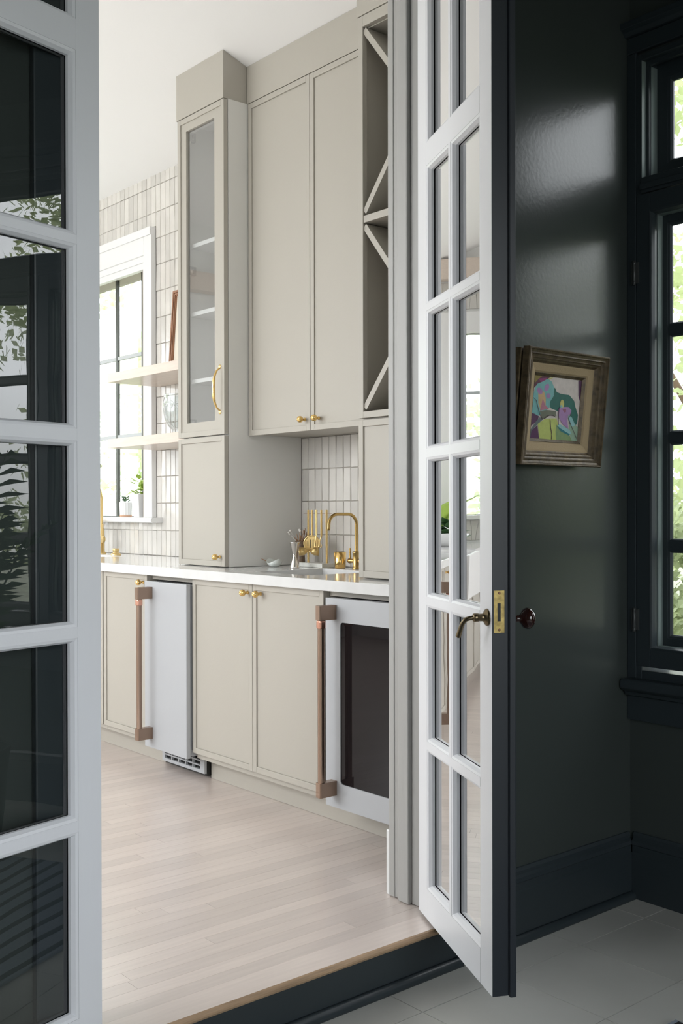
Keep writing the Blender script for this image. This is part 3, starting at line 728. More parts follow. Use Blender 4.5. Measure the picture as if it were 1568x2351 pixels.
# crown box above
def crown_box(x0, x1, yf, parent, nm='crown'):
    m = MB(); zt = ceil_z(yf)-.0015; zb = ceil_z(W-.003)-.0015
    m.add([(x0, yf, ZC), (x1, yf, ZC), (x1, W-.003, ZC), (x0, W-.003, ZC), (x0, yf, zt), (x1, yf, zt), (x1, W-.003, zb), (x0, W-.003, zb)],
          [(0, 3, 2, 1), (4, 5, 6, 7), (0, 1, 5, 4), (2, 3, 7, 6), (1, 2, 6, 5), (3, 0, 4, 7)])
    return obj(nm, m, greige, parent, .0008)
crown_box(TX0-.022, TX1-.004, YT, tc_).location.z += .001

# upper two-door cabinet
UX0, UX1, YU = -3.928, -2.986, 2.777
uc = root('upper_cabinet', (-3.45, 2.93, 1.50), 'greige two door wall cabinet above the tiled niche', 'cabinet')
obj('carcass', MB().box(UX0+.002, UX1, YU+.023, W-.018, 1.503, ZC-.001), greige, uc)
obj('lower_filler', MB().box(UX0+.002, UX1, 3.055, W-.006, 1.5015, 1.5025), greige, uc)
knob(-3.520, YU, 1.545, shaker('door', -3.925, -3.487, 1.498, ZC-.003, YU, uc))
knob(-3.428, YU, 1.545, shaker('door', -3.484, -3.045, 1.498, ZC-.003, YU, uc))
crown_box(UX0-.001, UX1, YU-.001, uc)

# right cabinet with wine rack
RX0, RX1, YR = -2.978, CX-.028, 2.600
rc = root('wine_rack_cabinet', (-2.68, 2.84, .916), 'greige cabinet with open diagonal wine rack beside the doorway', 'cabinet')
s = MB()
s.box(RX0, RX0+.018, YR+.022, W-.004, .9165, ZC).box(RX1-.018, RX1, YR+.022, W-.004, .9165, ZC).box(RX0+.018, RX1-.018, W-.014, W-.004, .9165, ZC)
s.box(RX0+.018, RX1-.018, YR+.022, W-.014, .9165, .935).box(RX0+.018, RX1-.018, YR+.022, W-.014, 1.490, 1.524).box(RX0+.018, RX1-.018, YR+.022, W-.014, 2.930, ZC)
obj('carcass', s, greige, rc)
f_ = MB(); ring(f_, RX0, RX1, 1.504, ZC-.003, .026, YR, YR+.0225, 0, .040, .024)
obj('face_frame', f_, greige, rc, .0012)
obj('shelf', MB().box(RX0+.026, RX1-.026, YR+.003, W-.016, 2.218, 2.244), greige, rc, .001)
# diagonal dividers: X pattern in the two bays
bx0, bx1 = RX0+.020, RX1-.020
for z0, z1 in ((1.530, 2.217), (2.246, 2.933)):
    xm, zm, hw = (bx0+bx1)/2, (z0+z1)/2, .011
    L = Vector((bx1-bx0, z1-z0)); dgl = L.normalized(); nn = Vector((-dgl.y, dgl.x))*hw
    for s1 in (1, -1):
        a = Vector((bx0, z0 if s1 > 0 else z1)); b = Vector((bx1, z1 if s1 > 0 else z0)); dd = (b-a).normalized(); nv = Vector((-dd.y, dd.x))*hw
        a2, b2 = a+dd*.014, b-dd*.014
        segs = [(a2, b2)] if s1 > 0 else [(a2, Vector((xm, zm))-dd*.013), (Vector((xm, zm))+dd*.013, b2)]
        for p, q_ in segs:
            obj('diagonal_divider', MB().prism([tuple(p-nv), tuple(q_-nv), tuple(q_+nv), tuple(p+nv)], 'y', YR+.006, W-.016), greige, rc)
shaker('door', RX0, RX1, .9205, 1.497, YR, rc)
crown_box(RX0-.006, RX1+.012, YR-.001, rc)

# ---- floating shelves
def fshelf(z0, z1, lab):
    r = root('floating_shelf', (-4.76, 2.92, z0), lab, 'shelf', 'pale oak floating shelves')
    obj('board', MB().box(-5.205, -4.302, 2.760, W-.004, z0, z1), wood_shelf, r, .0015); return r
fshelf(1.851, 1.899, 'upper pale oak floating shelf crossing the kitchen window')
fshelf(1.500, 1.548, 'lower pale oak floating shelf crossing the kitchen window')

# ---- things on shelves and counter
# leaning frame
pf = root('picture_frame', (-4.70, 2.95, 1.90), 'brown wood frame leaning on the upper oak shelf', 'picture frame')
def lean(m, x, y, z, ang):
    c, s_ = math.cos(ang), math.sin(ang)
    m.v = [(v[0]+x, y+v[1]*c+v[2]*s_, z-v[1]*s_+v[2]*c) for v in m.v]; return m
a_ = math.radians(4)
m = MB(); ring(m, 0, .36, 0, .42, .030, 0, .022); ring(m, .004, .356, .004, .416, .010, -.006, 0); ring(m, .020, .340, .020, .400, .006, -.005, 0)
obj('moulding', lean(m, -4.885, 2.945, 1.901, a_), wood_brown, pf)
obj('mat_board', lean(MB().box(.03, .33, .008, .018, .03, .39), -4.885, 2.945, 1.901, a_), paper, pf)
# crystal bowl vase
def faceted_vase(cx_, cy_, z0):
    m = MB(); n = 24; prof_o = [(.028, 0), (.040, .004), (.030, .018), (.026, .030), (.046, .050), (.064, .085), (.072, .125), (.073, .165), (.069, .200), (.066, .215)]
    vs = []
    for i, (r_, h) in enumerate(prof_o):
        for k_ in range(n):
            a = 2*PI*k_/n; rr_ = r_*(1+(.035 if (k_+i) % 2 and 3 < i < 8 else 0)); vs.append((cx_+rr_*math.cos(a), cy_+rr_*math.sin(a), z0+h))
    inn = [(.062, .215), (.066, .165), (.064, .12), (.052, .075), (.02, .045), (0.001, .04)]
    for r_, h in inn:
        for k_ in range(n):
            a = 2*PI*k_/n; vs.append((cx_+r_*math.cos(a), cy_+r_*math.sin(a), z0+h))
    L = len(prof_o)+len(inn)
    fs = [(i*n+k_, i*n+(k_+1) % n, (i+1)*n+(k_+1) % n, (i+1)*n+k_) for i in range(L-1) for k_ in range(n)]
    m.add(vs, fs); m.add(vs[:n], [tuple(range(n))[::-1]]); return m
cv_ = root('crystal_vase', (-4.765, 2.925, 1.5485), 'cut crystal footed vase on the lower oak shelf', 'vase')
obj('body', faceted_vase(-4.765, 2.925, 1.5485), g_cryb, cv_)
et_ = MB(); nd = 12
for i in range(nd):
    for a_, b_, c_, d_ in ((0, .150, 1, .178), (1, .150, 0, .178)):
        t0, t1 = 2*PI*(i+a_)/nd, 2*PI*(i+c_)/nd
        et_.tube([(-4.765+.0745*math.cos(t0), 2.925+.0745*math.sin(t0), 1.5485+b_), (-4.765+.0735*math.cos(t1), 2.925+.0735*math.sin(t1), 1.5485+d_)], .0010, 4)
for i in range(24):
    t0 = 2*PI*i/24
    et_.tube([(-4.765+r__*math.cos(t0), 2.925+r__*math.sin(t0), 1.5485+h__) for r__, h__ in ((.0272, .031), (.047, .050), (.0655, .085), (.0735, .125), (.0745, .146))], .0009, 4)
obj('cut_pattern', et_, etch, cv_)

# kitchen tap at main sink
tp_ = root('kitchen_tap', (-5.66, 2.98, .915), 'brushed brass kitchen tap by the sill seen past the left door edge', 'tap')
obj('body', MB().lathe([(.027, 0), (.027, .006), (.018, .012), (.017, .13), (.014, .15)], (-5.70, 2.98, .9155), seg=16).tube([(-5.70, 2.98, .98), (-5.655, 2.965, 1.00)], .012), brass_sat, tp_)
pts = [(-5.70, 2.98, 1.06), (-5.70, 2.98, 1.24)]+[(-5.70, 2.98-.11+.11*math.cos(t), 1.24+.11*math.sin(t)) for t in (.4, .8, 1.2, 1.57, 2.0, 2.4, 2.8, 3.14)]+[(-5.70, 2.76, 1.18)]
obj('spout', MB().tube(pts, .0105, 12).lathe([(.012, 0), (.016, -.01), (.016, -.05), (.012, -.055)], (-5.70, 2.76, 1.185), seg=14), brass_sat, tp_)
obj('lever', MB().lathe([(.020, -.006), (.021, 0), (.020, .008), (0, .010), ], (-5.648, 2.960, 1.0), 'y', 18).lathe([(0, -.007), (.020, -.006)], (-5.648, 2.960, 1.0), 'y', 18).tube([(-5.648, 2.958, 1.015), (-5.640, 2.956, 1.088)], [.0045, .006], 10), brass_sat, tp_)
sd = MB().lathe([(.029, 0), (.029, .004), (.025, .010), (.016, .013), (.016, .022), (.018, .024), (.018, .036), (.014, .038), (0, .038)], (-5.435, 2.93, .9155), seg=20)
tag(obj('sink_air_switch', sd, brass_sat), 'small stepped brass cap on the counter right of the kitchen tap', 'tap fitting')

# pots on the sill
pt = root('potted_basil', (-5.48, 3.115, 1.128), 'tapered white faceted pot of bright green basil on the window sill', 'plant')
m = MB(); n = 6
def hexpot(m, cx_, cy_, z0, z1, r0, r1, n=6, ph=.3):
    vs = [(cx_+r*math.cos(2*PI*k_/n+ph), cy_+r*math.sin(2*PI*k_/n+ph), z) for r, z in ((r0, z0), (r1, z1), (r1-.006, z1), (r1-.010, z1-.015)) for k_ in range(n)]
    m.add(vs, [(i*n+k_, i*n+(k_+1) % n, (i+1)*n+(k_+1) % n, (i+1)*n+k_) for i in range(3) for k_ in range(n)]); m.add(vs[:n], [tuple(range(n))]); m.add(vs[-n:], [tuple(range(n))])
hexpot(m, -5.478, 3.115, 1.1285, 1.262, .042, .062); obj('pot', m, ceramic, pt)
def leaves(cx_, cy_, z0, cnt, spread, h, lw, ll, rs, up=.5):
    m = MB(); rg = random.Random(rs)
    for i in range(cnt):
        a = rg.uniform(0, 2*PI); rad = rg.uniform(0, spread); b = Vector((cx_+rad*math.cos(a)*.8, cy_+rad*math.sin(a)*.8, z0+rg.uniform(0, h)))
        d = Vector((math.cos(a), math.sin(a), rg.uniform(-.2, up)*2)).normalized(); sd_ = d.cross(Vector((0, 0, 1))).normalized(); nrm = sd_.cross(d)
        l = ll*rg.uniform(.7, 1.15); w2 = lw*rg.uniform(.8, 1.1)
        vs = [b, b+d*l*.3+sd_*w2*.45-nrm*.0, b+d*l*.65+sd_*w2*.42-nrm*l*.05, b+d*l-nrm*l*.16, b+d*l*.65-sd_*w2*.42-nrm*l*.05, b+d*l*.3-sd_*w2*.45, b+d*l*.5+nrm*l*.06]
        m.add(vs, [(0, 1, 6), (1, 2, 6), (2, 3, 6), (3, 4, 6), (4, 5, 6), (5, 0, 6)], 0, True)
    return m
obj('foliage', leaves(-5.478, 3.115, 1.262, 34, .045, .085, .036, .055, 5), leafg, pt)['kind'] = 'stuff'
obj('stem', MB().tube([(-5.478, 3.115, 1.24), (-5.475, 3.115, 1.35)], .003, 6), leafg, pt)
p2 = root('potted_succulent', (-5.61, 3.10, 1.128), 'small ribbed white pot of dark green succulent on the window sill', 'plant')
m = MB()
vs = []
for r_, z in ((.033, 1.1285), (.038, 1.215), (.034, 1.215), (.032, 1.20)):
    for k_ in range(32): a = 2*PI*k_/32; rr_ = r_*(1+(.03 if k_ % 2 else -.02)); vs.append((-5.600+rr_*math.cos(a), 3.085+rr_*math.sin(a), z))
m.add(vs, [(i*32+k_, i*32+(k_+1) % 32, (i+1)*32+(k_+1) % 32, (i+1)*32+k_) for i in range(3) for k_ in range(32)]); m.add(vs[-32:], [tuple(range(32))])
obj('pot', m, ceramic, p2)
obj('saucer', MB().lathe([(0, 0), (.034, 0), (.0365, .012), (.036, .013), (0, .013)], (-5.600, 3.085, 1.1282)), terra, p2)
obj('foliage', leaves(-5.600, 3.085, 1.212, 26, .03, .04, .020, .030, 9, .8), leafd, p2)['kind'] = 'stuff'

# bar niche items --------------------------------------------------
z0 = .9155
bw_ = root('small_bowl', (-3.85, 2.86, z0), 'pale petal shaped bowl beside the tall cabinet on the counter', 'bowl')
n = 28; vs = []
for r_, h in ((.012, 0), (.022, .002), (.031, .011), (.038, .025), (.0355, .025), (.029, .013), (.018, .006), (.001, .0045)):
    for k_ in range(n):
        a = 2*PI*k_/n; sadd = .009*math.cos(2*a)*(h/.025)
        vs.append((-3.853+r_*1.02*math.cos(a), 2.864+r_*.92*math.sin(a), z0+h+sadd*(1 if h > .01 else 0)+(.0 if h < .01 else .001)))
m = MB().add(vs, [(i*n+k_, i*n+(k_+1) % n, (i+1)*n+(k_+1) % n, (i+1)*n+k_) for i in range(7) for k_ in range(n)], 0, True); m.add(vs[:n], [tuple(range(n))[::-1]])
obj('bowl', m, celadon, bw_)
tag(obj('small_spoon', MB().tube([(-3.930, 2.850, .948), (-3.886, 2.860, .934), (-3.862, 2.864, .924)], [.0018, .0018, .0025], 6), wood_brown), 'tiny dark spoon resting in the petal shaped bowl', 'spoon')
tag(obj('jigger', MB().lathe([(0, 0), (.022, 0), (.0215, .004), (.009, .046), (.0065, .054), (.009, .062), (.0215, .108), (.0235, .112), (.0225, .112), (.008, .07), (0, .068)], (-3.711, 2.868, z0), seg=24), silver), 'silver hourglass jigger on the counter in front of the twig vase', 'jigger')
tv = root('twig_vase', (-3.815, 2.985, z0), 'brown textured vase of dried twigs behind the silver jigger', 'vase')
obj('vase', MB().lathe([(0, 0), (.020, 0), (.021, .004), (.018, .05), (.022, .09), (.026, .112), (.023, .112), (.016, .06), (0, .05)], (-3.817, 2.985, z0), seg=20), amber, tv)
rg = random.Random(11)
for i in range(26):
    a = rg.uniform(0, 2*PI); s_ = rg.uniform(.01, .052); h = rg.uniform(.115, .172)
    bx_, by_ = -3.817+.008*math.cos(a), 2.985+.008*math.sin(a); tx, ty = -3.800+s_*math.cos(a)*1.3+.012, 2.985+s_*math.sin(a)*.8-.004
    ty = min(ty, 3.05); tx = min(tx, -3.792)
    obj('twig', MB().tube([(bx_, by_, z0+.055), ((bx_+tx)/2, (by_+ty)/2, z0+.115), (tx, ty, z0+h)], [.0018, .0019, .0013], 5), twig, tv)
for dx_, dy_, h in ((-.062, -.02, .150), (-.050, -.02, .158), (.005, -.01, .163), (.012, -.012, .158), (-.056, -.02, .142)):
    obj('bud', MB().lathe([(0, -.006), (.005, -.004), (.0068, 0), (.005, .004), (0, .006)], (-3.817+dx_, 2.985+dy_, z0+h), seg=8).tube([(-3.817, 2.985, z0+.09), (-3.817+dx_, 2.985+dy_, z0+h)], .0009, 4), twigw, tv)

bt = root('bar_tool_stand', (-3.70, 2.985, z0), 'marble based brass stand for hanging bar tools', 'stand')
obj('base', MB().box(-3.785, -3.622, 2.950, 3.022, z0, z0+.0185), marble, bt, .0015)
zb_, zt_ = z0+.0185, 1.168
for xp in (-3.764, -3.634): obj('post', MB().tube([(xp, 2.986, zb_), (xp, 2.986, zt_)], .0048, 12), brass_sat, bt)
obj('crossbar', MB().tube([(-3.797, 2.986, 1.153), (-3.600, 2.986, 1.153)], .0011, 6), wood_brown, bt)
def tool(xp, zend, lab, head):
    r_ = root('bar_tool', (xp, 2.974, zend), lab, 'bar tool', None)
    obj('handle', MB().tube([(xp, 2.974, 1.168), (xp, 2.974, zend)], .0044, 12), brass_sat, r_)
    obj('head', head, brass_sat, r_); return r_
# bottle opener behind
tool(-3.748, 1.055, 'brass bar tool hanging first from the left on the stand', MB().tube([(-3.748, 2.974, 1.055), (-3.755, 2.974, 1.04), (-3.752, 2.974, 1.03)], [.0044, .006, .004], 10))
# strainer disc and double jigger hang turned towards the doorway
def turned(m, cx_, cy_, ang=.66):
    c_, s_ = math.cos(ang), math.sin(ang)
    m.v = [(cx_+(v[0]-cx_)*c_-(v[1]-cy_)*s_, cy_+(v[0]-cx_)*s_+(v[1]-cy_)*c_, v[2]) for v in m.v]; return m
dk = MB(); n = 40; cz_, cx_ = 1.018, -3.722; ro = .0385
dk.prism([(cx_+ro*math.cos(2*PI*k_/n), cz_+ro*math.sin(2*PI*k_/n)) for k_ in range(n)], 'y', 2.972, 2.975)
dk.lathe([(ro, -.001), (ro-.002, -.003), (ro-.006, -.001)], (cx_, 2.972, cz_), 'y', 40).lathe([(0, 0), (.007, 0), (.007, .003), (0, .003)], (-3.756, 2.9705, .988), 'y', 12)
st_ = tool(-3.722, 1.054, 'brass bar tool with round slotted strainer disc hanging second on the stand', turned(dk, cx_, 2.974))
for dx_, hh in ((-.0185, .010), (-.007, .018), (.0055, .018), (.017, .010)): obj('slot', turned(MB().box(cx_+dx_-.0014, cx_+dx_+.0014, 2.9708, 2.9719, cz_-hh, cz_+hh), cx_, 2.974), black, st_)
dj = MB().tube([(-3.690, 2.974, 1.060), (-3.690, 2.962, .995)], .0026, 8)
dj2 = MB()
for s1 in (1, -1): dj2.lathe([(.004, 0), (.0055, s1*.008), (.012, s1*.012), (.0175, s1*.022), (.0195, s1*.043), (.018, s1*.043), (.016, s1*.026), (0, s1*.018)], (-3.695, 2.935, .986), 'x', 20)
turned(dj2, -3.695, 2.935, .80); dj.add(dj2.v, dj2.f, 0, True); dj.tube([(-3.690, 2.962, .995), (-3.695, 2.937, .988)], .0026, 8)
tool(-3.690, 1.058, 'brass bar tool with double ended jigger hanging third on the stand', dj)
tool(-3.656, 1.052, 'slim brass bar tool with small spoon hanging last on the stand', MB().tube([(-3.656, 2.974, 1.052), (-3.662, 2.970, 1.03), (-3.660, 2.968, 1.012), (-3.652, 2.968, 1.002), (-3.648, 2.970, 1.016)], [.004, .0015, .0015, .003, .0015], 8))
tag(obj('brass_cup', MB().lathe([(0, 0), (.0215, 0), (.0235, .002), (.0262, .071), (.0250, .071), (.022, .005), (0, .004)], (-3.549, 2.992, z0), seg=28), brass), 'polished brass tumbler between the bar tool stand and bar tap', 'cup')
tb_ = root('bar_tap', (-3.452, 3.008, z0), 'aged brass bar tap with squared gooseneck spout', 'tap')
bxx, byy = -3.460, 3.008
obj('body', MB().lathe([(0, 0), (.0185, 0), (.0185, .004), (.0165, .006), (.0165, .066), (.0175, .068), (.0175, .074), (.008, .076)], (bxx, byy, z0), seg=22), brass_old, tb_)
pts = [(bxx, byy, z0+.07), (bxx, byy, 1.105)]
for t in (.3, .6, .9, 1.2, 1.5): pts.append((bxx, byy-.045*(1-math.cos(t)), 1.105+.045*math.sin(t)))
pts.append((bxx, byy-.105, 1.150))
for t in (.3, .6, .9, 1.2, 1.5): pts.append((bxx, byy-.108-.045*math.sin(t), 1.105+.045*math.cos(t)))
pts.append((bxx, byy-.154, 1.088))
obj('spout', MB().tube(pts, .0068, 14).lathe([(0, 0), (.0055, 0), (.0055, -.006), (0, -.006)], (bxx, byy-.154, 1.088), seg=12), brass_old, tb_)
obj('lever', MB().lathe([(0, -.052), (.010, -.050), (.0115, -.044), (.010, -.036), (.008, -.016)], (bxx, byy, .949), 'x', 14).tube([(bxx-.043, byy, .955), (bxx-.043, byy, 1.004)], .0035, 8), brass_old, tb_)
obj('lever', MB().lathe([(.008, .016), (.012, .022), (.013, .032), (.010, .036), (0, .037)], (bxx, byy, .949), 'x', 14), brass_old, tb_)

# glassware faintly visible in the glazed cabinet
for i, (gx, gy, gz, lab) in enumerate(((-4.06, 2.86, 2.086, 'clear stemless glass on the second shelf of the glazed cabinet'), (-4.12, 2.84, 1.774, 'clear tumbler on the third shelf of the glazed cabinet'), (-4.10, 2.86, 1.509, 'clear tumbler on the floor of the glazed cabinet'))):
    tag(obj('drinking_glass', MB().lathe([(0, 0), (.032, 0), (.037, .11), (.036, .11), (.030, .006), (0, .006)], (gx, gy, gz), seg=20), g_cab), lab, 'glass')

# ---- painting
pg = root('painting', (-2.10, 2.64, 1.30), 'small colourful abstract flower painting in a deep distressed bronze frame', 'painting')
PW, PH = .387, .348
Y0p, Z0p = 2.448, 1.302
ang = math.radians(6.0)
def pmap(m, x0=-2.088):
    # local (u along +Y, d outward from wall, v up) -> world; leaning forward at the top
    out = []
    for u, d_, v in m.v:
        out.append((x0+d_*math.cos(ang)+v*math.sin(ang), Y0p+u, Z0p-d_*math.sin(ang)+v*math.cos(ang)))
    m.v = out; return m
def framering(u0, u1, v0, v1, prof_):
    # prof_: list of (inset, depth)
    m = MB(); vs = []
    for ins, d_ in prof_: vs += [(u0+ins, d_, v0+ins), (u1-ins, d_, v0+ins), (u1-ins, d_, v1-ins), (u0+ins, d_, v1-ins)]
    fs = [(i*4+k_, i*4+(k_+1) % 4, (i+1)*4+(k_+1) % 4, (i+1)*4+k_) for i in range(len(prof_)-1) for k_ in range(4)]
    m.add(vs, fs); return m
obj('moulding', pmap(framering(0, PW, 0, PH, [(.006, -.016), (0, -.014), (0, .010), (.003, .014), (.006, .013), (.008, .009), (.014, .006), (.018, .008), (.021, .003), (.026, .000), (.029, .002), (.032, -.003), (.036, -.005), (.041, -.012), (.044, -.014)])), fr_gold, pg)
obj('liner', pmap(framering(.043, PW-.043, .043, PH-.043, [(0, -.013), (.004, -.013), (.022, -.018), (.028, -.024)])), linen, pg, label='tan linen liner')
obj('fillet', pmap(framering(.070, PW-.070, .070, PH-.070, [(0, -.022), (.001, -.0215), (.009, -.029), (.010, -.032)])), fr_gold, pg)
obj('groove_box', pmap(MB().box(.012, PW-.012, -.042, -.034, .010, PH-.010).add(framering(.012, PW-.012, .012, PH-.012, [(0, -.042), (0, -.014)]).v, framering(.012, PW-.012, .012, PH-.012, [(0, -.042), (0, -.014)]).f)), fr_dark, pg)
bbm = MB(); a1, a2 = .001, PW-.014
bbm.box(a1, a1+.012, -.046, -.0235, .004, PH-.003).box(a2-.012, a2, -.046, -.034, .004, PH-.003).box(a1+.012, a2-.012, -.046, -.036, .004, .014).box(a1+.012, a2-.012, -.046, -.036, PH-.014, PH-.003)
obj('back_box', pmap(bbm), fr_gold, pg, .002)
# canvas: flat colour shapes
CO = dict(white=(.62, .55, .52), teal=(.0, .115, .095), cyan=(.17, .42, .42), lilac=(.36, .20, .42), peach=(.55, .36, .18), pink=(.42, .16, .22), maroon=(.09, .012, .04), plum=(.075, .012, .075), grey=(.14, .15, .11), slate=(.11, .14, .15), lime=(.46, .52, .14), green=(.20, .30, .13), yellow=(.55, .52, .16), sky=(.25, .48, .50), mint=(.26, .38, .28), dteal=(.0, .16, .20), line=(.05, .012, .03), olive=(.22, .16, .02), mag=(.24, .01, .13), rose=(.30, .10, .18))
cm = []; ci = {}
for k_, c_ in CO.items(): ci[k_] = len(cm); cm.append(mat('paint_'+k_, c_, .45, var=.08, vscale=60))
cu0, cu1, cv0, cv1 = .079, PW-.079, .079, PH-.079
def uvp(x, y):
    v = (y-650)/(1490-650); 
    for _ in range(3):
        lx, rx = 395-50*v, 1030-55*v; u = (x-lx)/(rx-lx); v = (y-(650+80*u))/((1490+40*u)-(650+80*u))
    return min(max(u, 0), 1), min(max(v, 0), 1)
cv = MB(); layer = [0]
def poly(col, pts, raw=False):
    layer[0] += 1; dd = -.0305+layer[0]*.00006; vs = []
    for x, y in pts:
        u, v = (x, y) if raw else uvp(x, y); vs.append((cu0+u*(cu1-cu0), dd, cv1-v*(cv1-cv0)))
    cv.add(vs, [tuple(range(len(vs)))], ci[col])
def ell(col, cx_, cy_, rx, ry, rot=0):
    poly(col, [(cx_+rx*math.cos(t)*math.cos(rot)-ry*math.sin(t)*math.sin(rot), cy_+rx*math.cos(t)*math.sin(rot)+ry*math.sin(t)*math.cos(rot)) for t in [2*PI*i/16 for i in range(16)]])
def stroke(col, pts, w_=7):
    for i in range(len(pts)-1):
        (a, b), (c_, d_) = pts[i], pts[i+1]; L = math.hypot(c_-a, d_-b); nx, ny = -(d_-b)/L*w_/2, (c_-a)/L*w_/2
        poly(col, [(a+nx, b+ny), (c_+nx, d_+ny), (c_-nx, d_-ny), (a-nx, b-ny)])
poly('white', [(0, 0), (1, 0), (1, 1), (0, 1)], True)
poly('maroon', [(380, 640), (600, 660), (575, 715), (530, 760), (440, 770), (375, 830)]); poly('olive', [(390, 650), (500, 665), (450, 700), (400, 760)]); poly('mag', [(450, 700), (560, 690), (540, 740), (480, 750)])
poly('yellow', [(590, 690), (650, 685), (560, 730), (540, 720)])
poly('plum', [(980, 730), (1030, 730), (1010, 1010), (985, 930)])
poly('teal', [(640, 840), (665, 820), (690, 880), (740, 900), (800, 912), (858, 918), (900, 965), (930, 1000), (945, 1070), (985, 1185), (975, 1290), (950, 1335), (880, 1230), (860, 1120), (700, 1130), (610, 1090), (590, 1010)])
poly('cyan', [(430, 770), (500, 740), (570, 700), (620, 740), (655, 820), (650, 930), (600, 1010), (600, 1080), (540, 1130), (460, 1190), (420, 1200), (365, 1160), (375, 950), (400, 830)])
poly('peach', [(445, 880), (520, 870), (545, 960), (545, 1060), (510, 1010), (480, 1110), (450, 1030)]); poly('pink', [(505, 960), (540, 1050), (590, 1100), (470, 1125), (490, 1040)])
ell('lilac', 465, 862, 33, 48, -.5); ell('lilac', 555, 818, 30, 52, .3); ell('lilac', 578, 930, 30, 36)
poly('grey', [(470, 1130), (560, 1115), (680, 1130), (690, 1200), (600, 1190), (540, 1230), (495, 1240)])
poly('plum', [(345, 1155), (400, 1165), (460, 1200), (440, 1260), (345, 1330)]); poly('plum', [(340, 1400), (440, 1320), (465, 1500), (340, 1500)])
poly('slate', [(345, 1380), (420, 1270), (470, 1210), (510, 1240), (420, 1330), (365, 1390), (350, 1490), (338, 1490)])
poly('lime', [(445, 1300), (490, 1265), (545, 1230), (690, 1225), (720, 1320), (700, 1420), (690, 1515), (468, 1495)])
poly('green', [(690, 1310), (760, 1370), (870, 1450), (905, 1535), (690, 1512), (680, 1400)]); poly('mint', [(870, 1210), (930, 1290), (985, 1350), (975, 1540), (900, 1530), (860, 1400)])
poly('lilac', [(712, 1100), (760, 1075), (850, 1078), (890, 1120), (885, 1170), (845, 1190), (838, 1250), (850, 1365), (770, 1300), (715, 1200)])
poly('rose', [(765, 1105), (820, 1100), (815, 1145), (790, 1150)]); ell('yellow', 762, 1035, 27, 55); ell('sky', 752, 1070, 16, 22)
poly('sky', [(725, 1300), (800, 1340), (870, 1380), (900, 1440), (850, 1430), (760, 1370), (705, 1325)]); poly('dteal', [(690, 1325), (760, 1370), (875, 1440), (860, 1455), (750, 1400)])
poly('sky', [(850, 1180), (900, 1220), (945, 1320), (900, 1340), (850, 1250)])
stroke('line', [(375, 945), (420, 990), (445, 1090), (465, 1170), (510, 1245)]); stroke('line', [(604, 1250), (612, 1350), (630, 1440), (625, 1505)], 9); stroke('line', [(722, 1080), (712, 1200), (714, 1315)])
stroke('line', [(885, 1150), (870, 1190), (852, 1230), (880, 1310), (970, 1505)], 6); stroke('line', [(520, 1235), (570, 1190), (630, 1185), (680, 1215)], 8)
obj('canvas', pmap(cv), cm, pg)

# ---- striped rug in the sunroom
rg_ = root('striped_rug', (-1.0, 1.7, DF), 'dark striped rug on the sunroom floor mirrored in the left door glass', 'rug')
rx0, rx1, ry0, ry1 = -1.53, -.45, .55, 2.40
obj('pile', MB().box(rx0, rx1, ry0, ry1, DF+.0015, DF+.010), rugm, rg_)
nst = 14
for i in range(nst): xs_ = rx0+.012+i*.0745; obj('stripe', MB().box(xs_, xs_+.022, ry0+.005, ry1-.005, DF+.0102, DF+.0112), rugs, rg_)

# ---- plants at the far kitchen window (mirrored in the right door)
def strap_plant(name, loc, lab, cnt, L, rs, m_=leafg):
    r_ = root(name, loc, lab, 'plant'); x_, y_, z_ = loc
    m = MB(); hexpot(m, x_, y_, z_, z_+.12, .05, .065, 12, 0); obj('pot', m, ceramic, r_)
    rg = random.Random(rs)
    for i in range(cnt):
        a = 2*PI*i/cnt+rg.uniform(-.3, .3); l = L*rg.uniform(.7, 1.1); out = rg.uniform(.3, .8); pts = []
        d = Vector((math.cos(a), math.sin(a), 0)); sd_ = Vector((-math.sin(a), math.cos(a), 0)); vs = []
        for t in (0, .25, .5, .75, 1):
            p = Vector((x_, y_, z_+.10))+d*l*out*t+Vector((0, 0, l*(t-.45*t*t))); ww = .045*math.sin(PI*min(.97, t*.9+.08)); vs += [p-sd_*ww, p+sd_*ww]
        obj('leaf', MB().add(vs, [(2*k_, 2*k_+1, 2*k_+3, 2*k_+2) for k_ in range(4)], 0, True), m_, r_)
    return r_
strap_plant('leafy_plant', (-7.42, 2.45, 1.1285), 'broad leafed green plant on the far end window sill', 9, .34, 3)
strap_plant('leafy_plant', (-7.15, 2.86, .9155), 'upright strap leafed green plant in the far corner of the counter', 10, .50, 6)
pl_ = root('potted_palm', (-.45, 2.62, DF), 'dark arching palm in a black pot mirrored faintly in the left door glass', 'plant')
obj('pot', MB().lathe([(0, 0), (.13, 0), (.17, .34), (.155, .34), (.13, .30), (0, .30)], (-.45, 2.62, DF+.0005), seg=24), black, pl_)
rgp = random.Random(31)
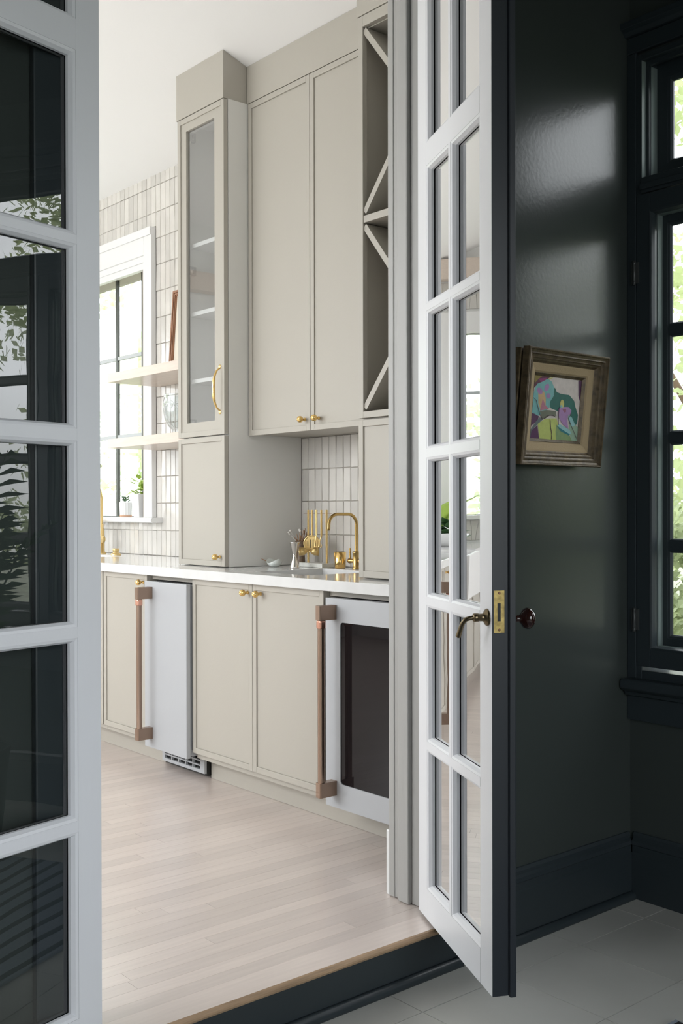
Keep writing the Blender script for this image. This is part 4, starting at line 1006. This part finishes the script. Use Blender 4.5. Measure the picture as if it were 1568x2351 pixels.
for i in range(16):
    a = 2*PI*i/16+rgp.uniform(-.2, .2); hgt = rgp.uniform(.85, 1.35); out = rgp.uniform(.12, .34)
    d = Vector((math.cos(a), math.sin(a), 0)); sd_ = Vector((-math.sin(a), math.cos(a), 0)); m = MB(); b0 = Vector((-.45, 2.62, DF+.3))
    P_ = lambda t: b0+d*out*t*t*1.1+Vector((0, 0, hgt*(t*1.25-.32*t*t*t)))
    m.tube([P_(t) for t in (0, .25, .5, .75, 1)], [.006, .005, .004, .003, .0015], 5)
    for k_ in range(11):
        t = .40+.055*k_; p = P_(t); l = .20*math.sin(PI*(.25+.065*k_))
        for sg_ in (1, -1):
            tip = p+sd_*sg_*l*.8+d*l*.35+Vector((0, 0, l*.15)); tip.y = min(tip.y, 3.0)
            ww = Vector((0, 0, .011)); md = (p+tip)/2+Vector((0, 0, .012))
            m.add([p, md-ww, tip, md+ww], [(0, 1, 2, 3)])
    obj('frond', m, leafd, pl_)
lt = root('lettuce_bowl', (-6.5, 2.70, .9155), 'dark leafy greens heaped in a white bowl on the far counter', 'bowl')
obj('bowl', MB().lathe([(0, 0), (.05, 0), (.11, .06), (.13, .09), (.125, .09), (.10, .055), (0, .02)], (-6.5, 2.70, .9155), seg=24), ceramic, lt)
obj('greens', leaves(-6.5, 2.70, .96, 60, .10, .10, .07, .09, 21, .7), leafd, lt)['kind'] = 'stuff'

# ================================================================ OUTSIDE
gm = MB().box(-30, 20, 3.4, 40, -.7, -.5).box(-30, -7.9, -20, 3.4, -.7, -.5)
struct(obj('ground', gm, lawn), 'lawn outside the windows')
def tree(x_, y_, h, rad, cnt, lab, m_, seed, name='garden_tree', zb=-.5, ls=.09, cat='tree'):
    r_ = root(name, (x_, y_, zb), lab, cat)
    obj('trunk', MB().tube([(x_, y_, zb), (x_+.08, y_+.05, zb+h*.45), (x_-.05, y_, zb+h*.8)], [.11, .08, .03], 8).tube([(x_+.06, y_, zb+h*.35), (x_+rad*.5, y_+.2, zb+h*.62)], [.05, .015], 6).tube([(x_+.06, y_, zb+h*.3), (x_-rad*.5, y_-.2, zb+h*.6)], [.05, .015], 6), bark, r_)
    rg = random.Random(seed); m = MB(); cl_ = []
    for _ in range(16): 
        a = rg.uniform(0, 2*PI); q_ = rad*math.sqrt(rg.random())*.8; cl_.append((x_+q_*math.cos(a), y_+q_*math.sin(a), zb+h*rg.uniform(.30, .95), rad*rg.uniform(.22, .42)))
    vs = []; fs = []
    for i in range(cnt):
        c_ = cl_[i % 16]; d = Vector((rg.gauss(0, 1), rg.gauss(0, 1), rg.gauss(0, .8))).normalized()*c_[3]*rg.random()**.5
        p = Vector(c_[:3])+d; a = Vector((rg.gauss(0, 1), rg.gauss(0, 1), rg.gauss(0, 1))).normalized(); b = a.orthogonal().normalized()
        l = ls*rg.uniform(.7, 1.3); o_ = len(vs); vs += [p, p+a*l*.5+b*l*.33, p+a*l, p+a*l*.5-b*l*.33]; fs.append((o_, o_+1, o_+2, o_+3))
    m.add(vs, fs); obj('foliage', m, m_, r_)['kind'] = 'stuff'
    return r_
tree(-9.0, 5.6, 4.2, 1.3, 5200, 'haze paled leafy tree outside the kitchen window', leaf_haze, 1)
tree(-12.6, 6.0, 3.6, 1.5, 4200, 'rounded bright green tree farther left outside the kitchen window', leaf_haze, 2)
tree(-10.2, 8.8, 5.2, 1.6, 3800, 'tall haze paled tree behind the others outside the kitchen window', leaf_haze, 3)
tree(-10.5, 2.0, 3.4, 1.3, 4200, 'leafy tree outside the far end window', leaf_haze, 4)
tree(-4.3, 7.6, 5.6, 1.7, 5200, 'leafy tree outside the tall sunroom window', leaf_t3, 5)
tree(-3.25, 5.3, 1.8, .55, 4200, 'clipped leafy shrub low outside the tall sunroom window', leaf_t2, 6, 'garden_shrub', ls=.05, cat='shrub')
tree(-.55, 5.5, 3.2, 1.0, 8000, 'dense tree added close outside the sunroom windows to cut the wall sheen', leaf_t3, 8)  # added to block sky light and narrow the sheen on the dark wall
tree(1.9, 6.9, 4.4, 1.6, 5200, 'leafy tree mirrored in the left door glass', leaf_t3, 7)
print('tiles', nt_, 'boards', nb_, 'size ok')
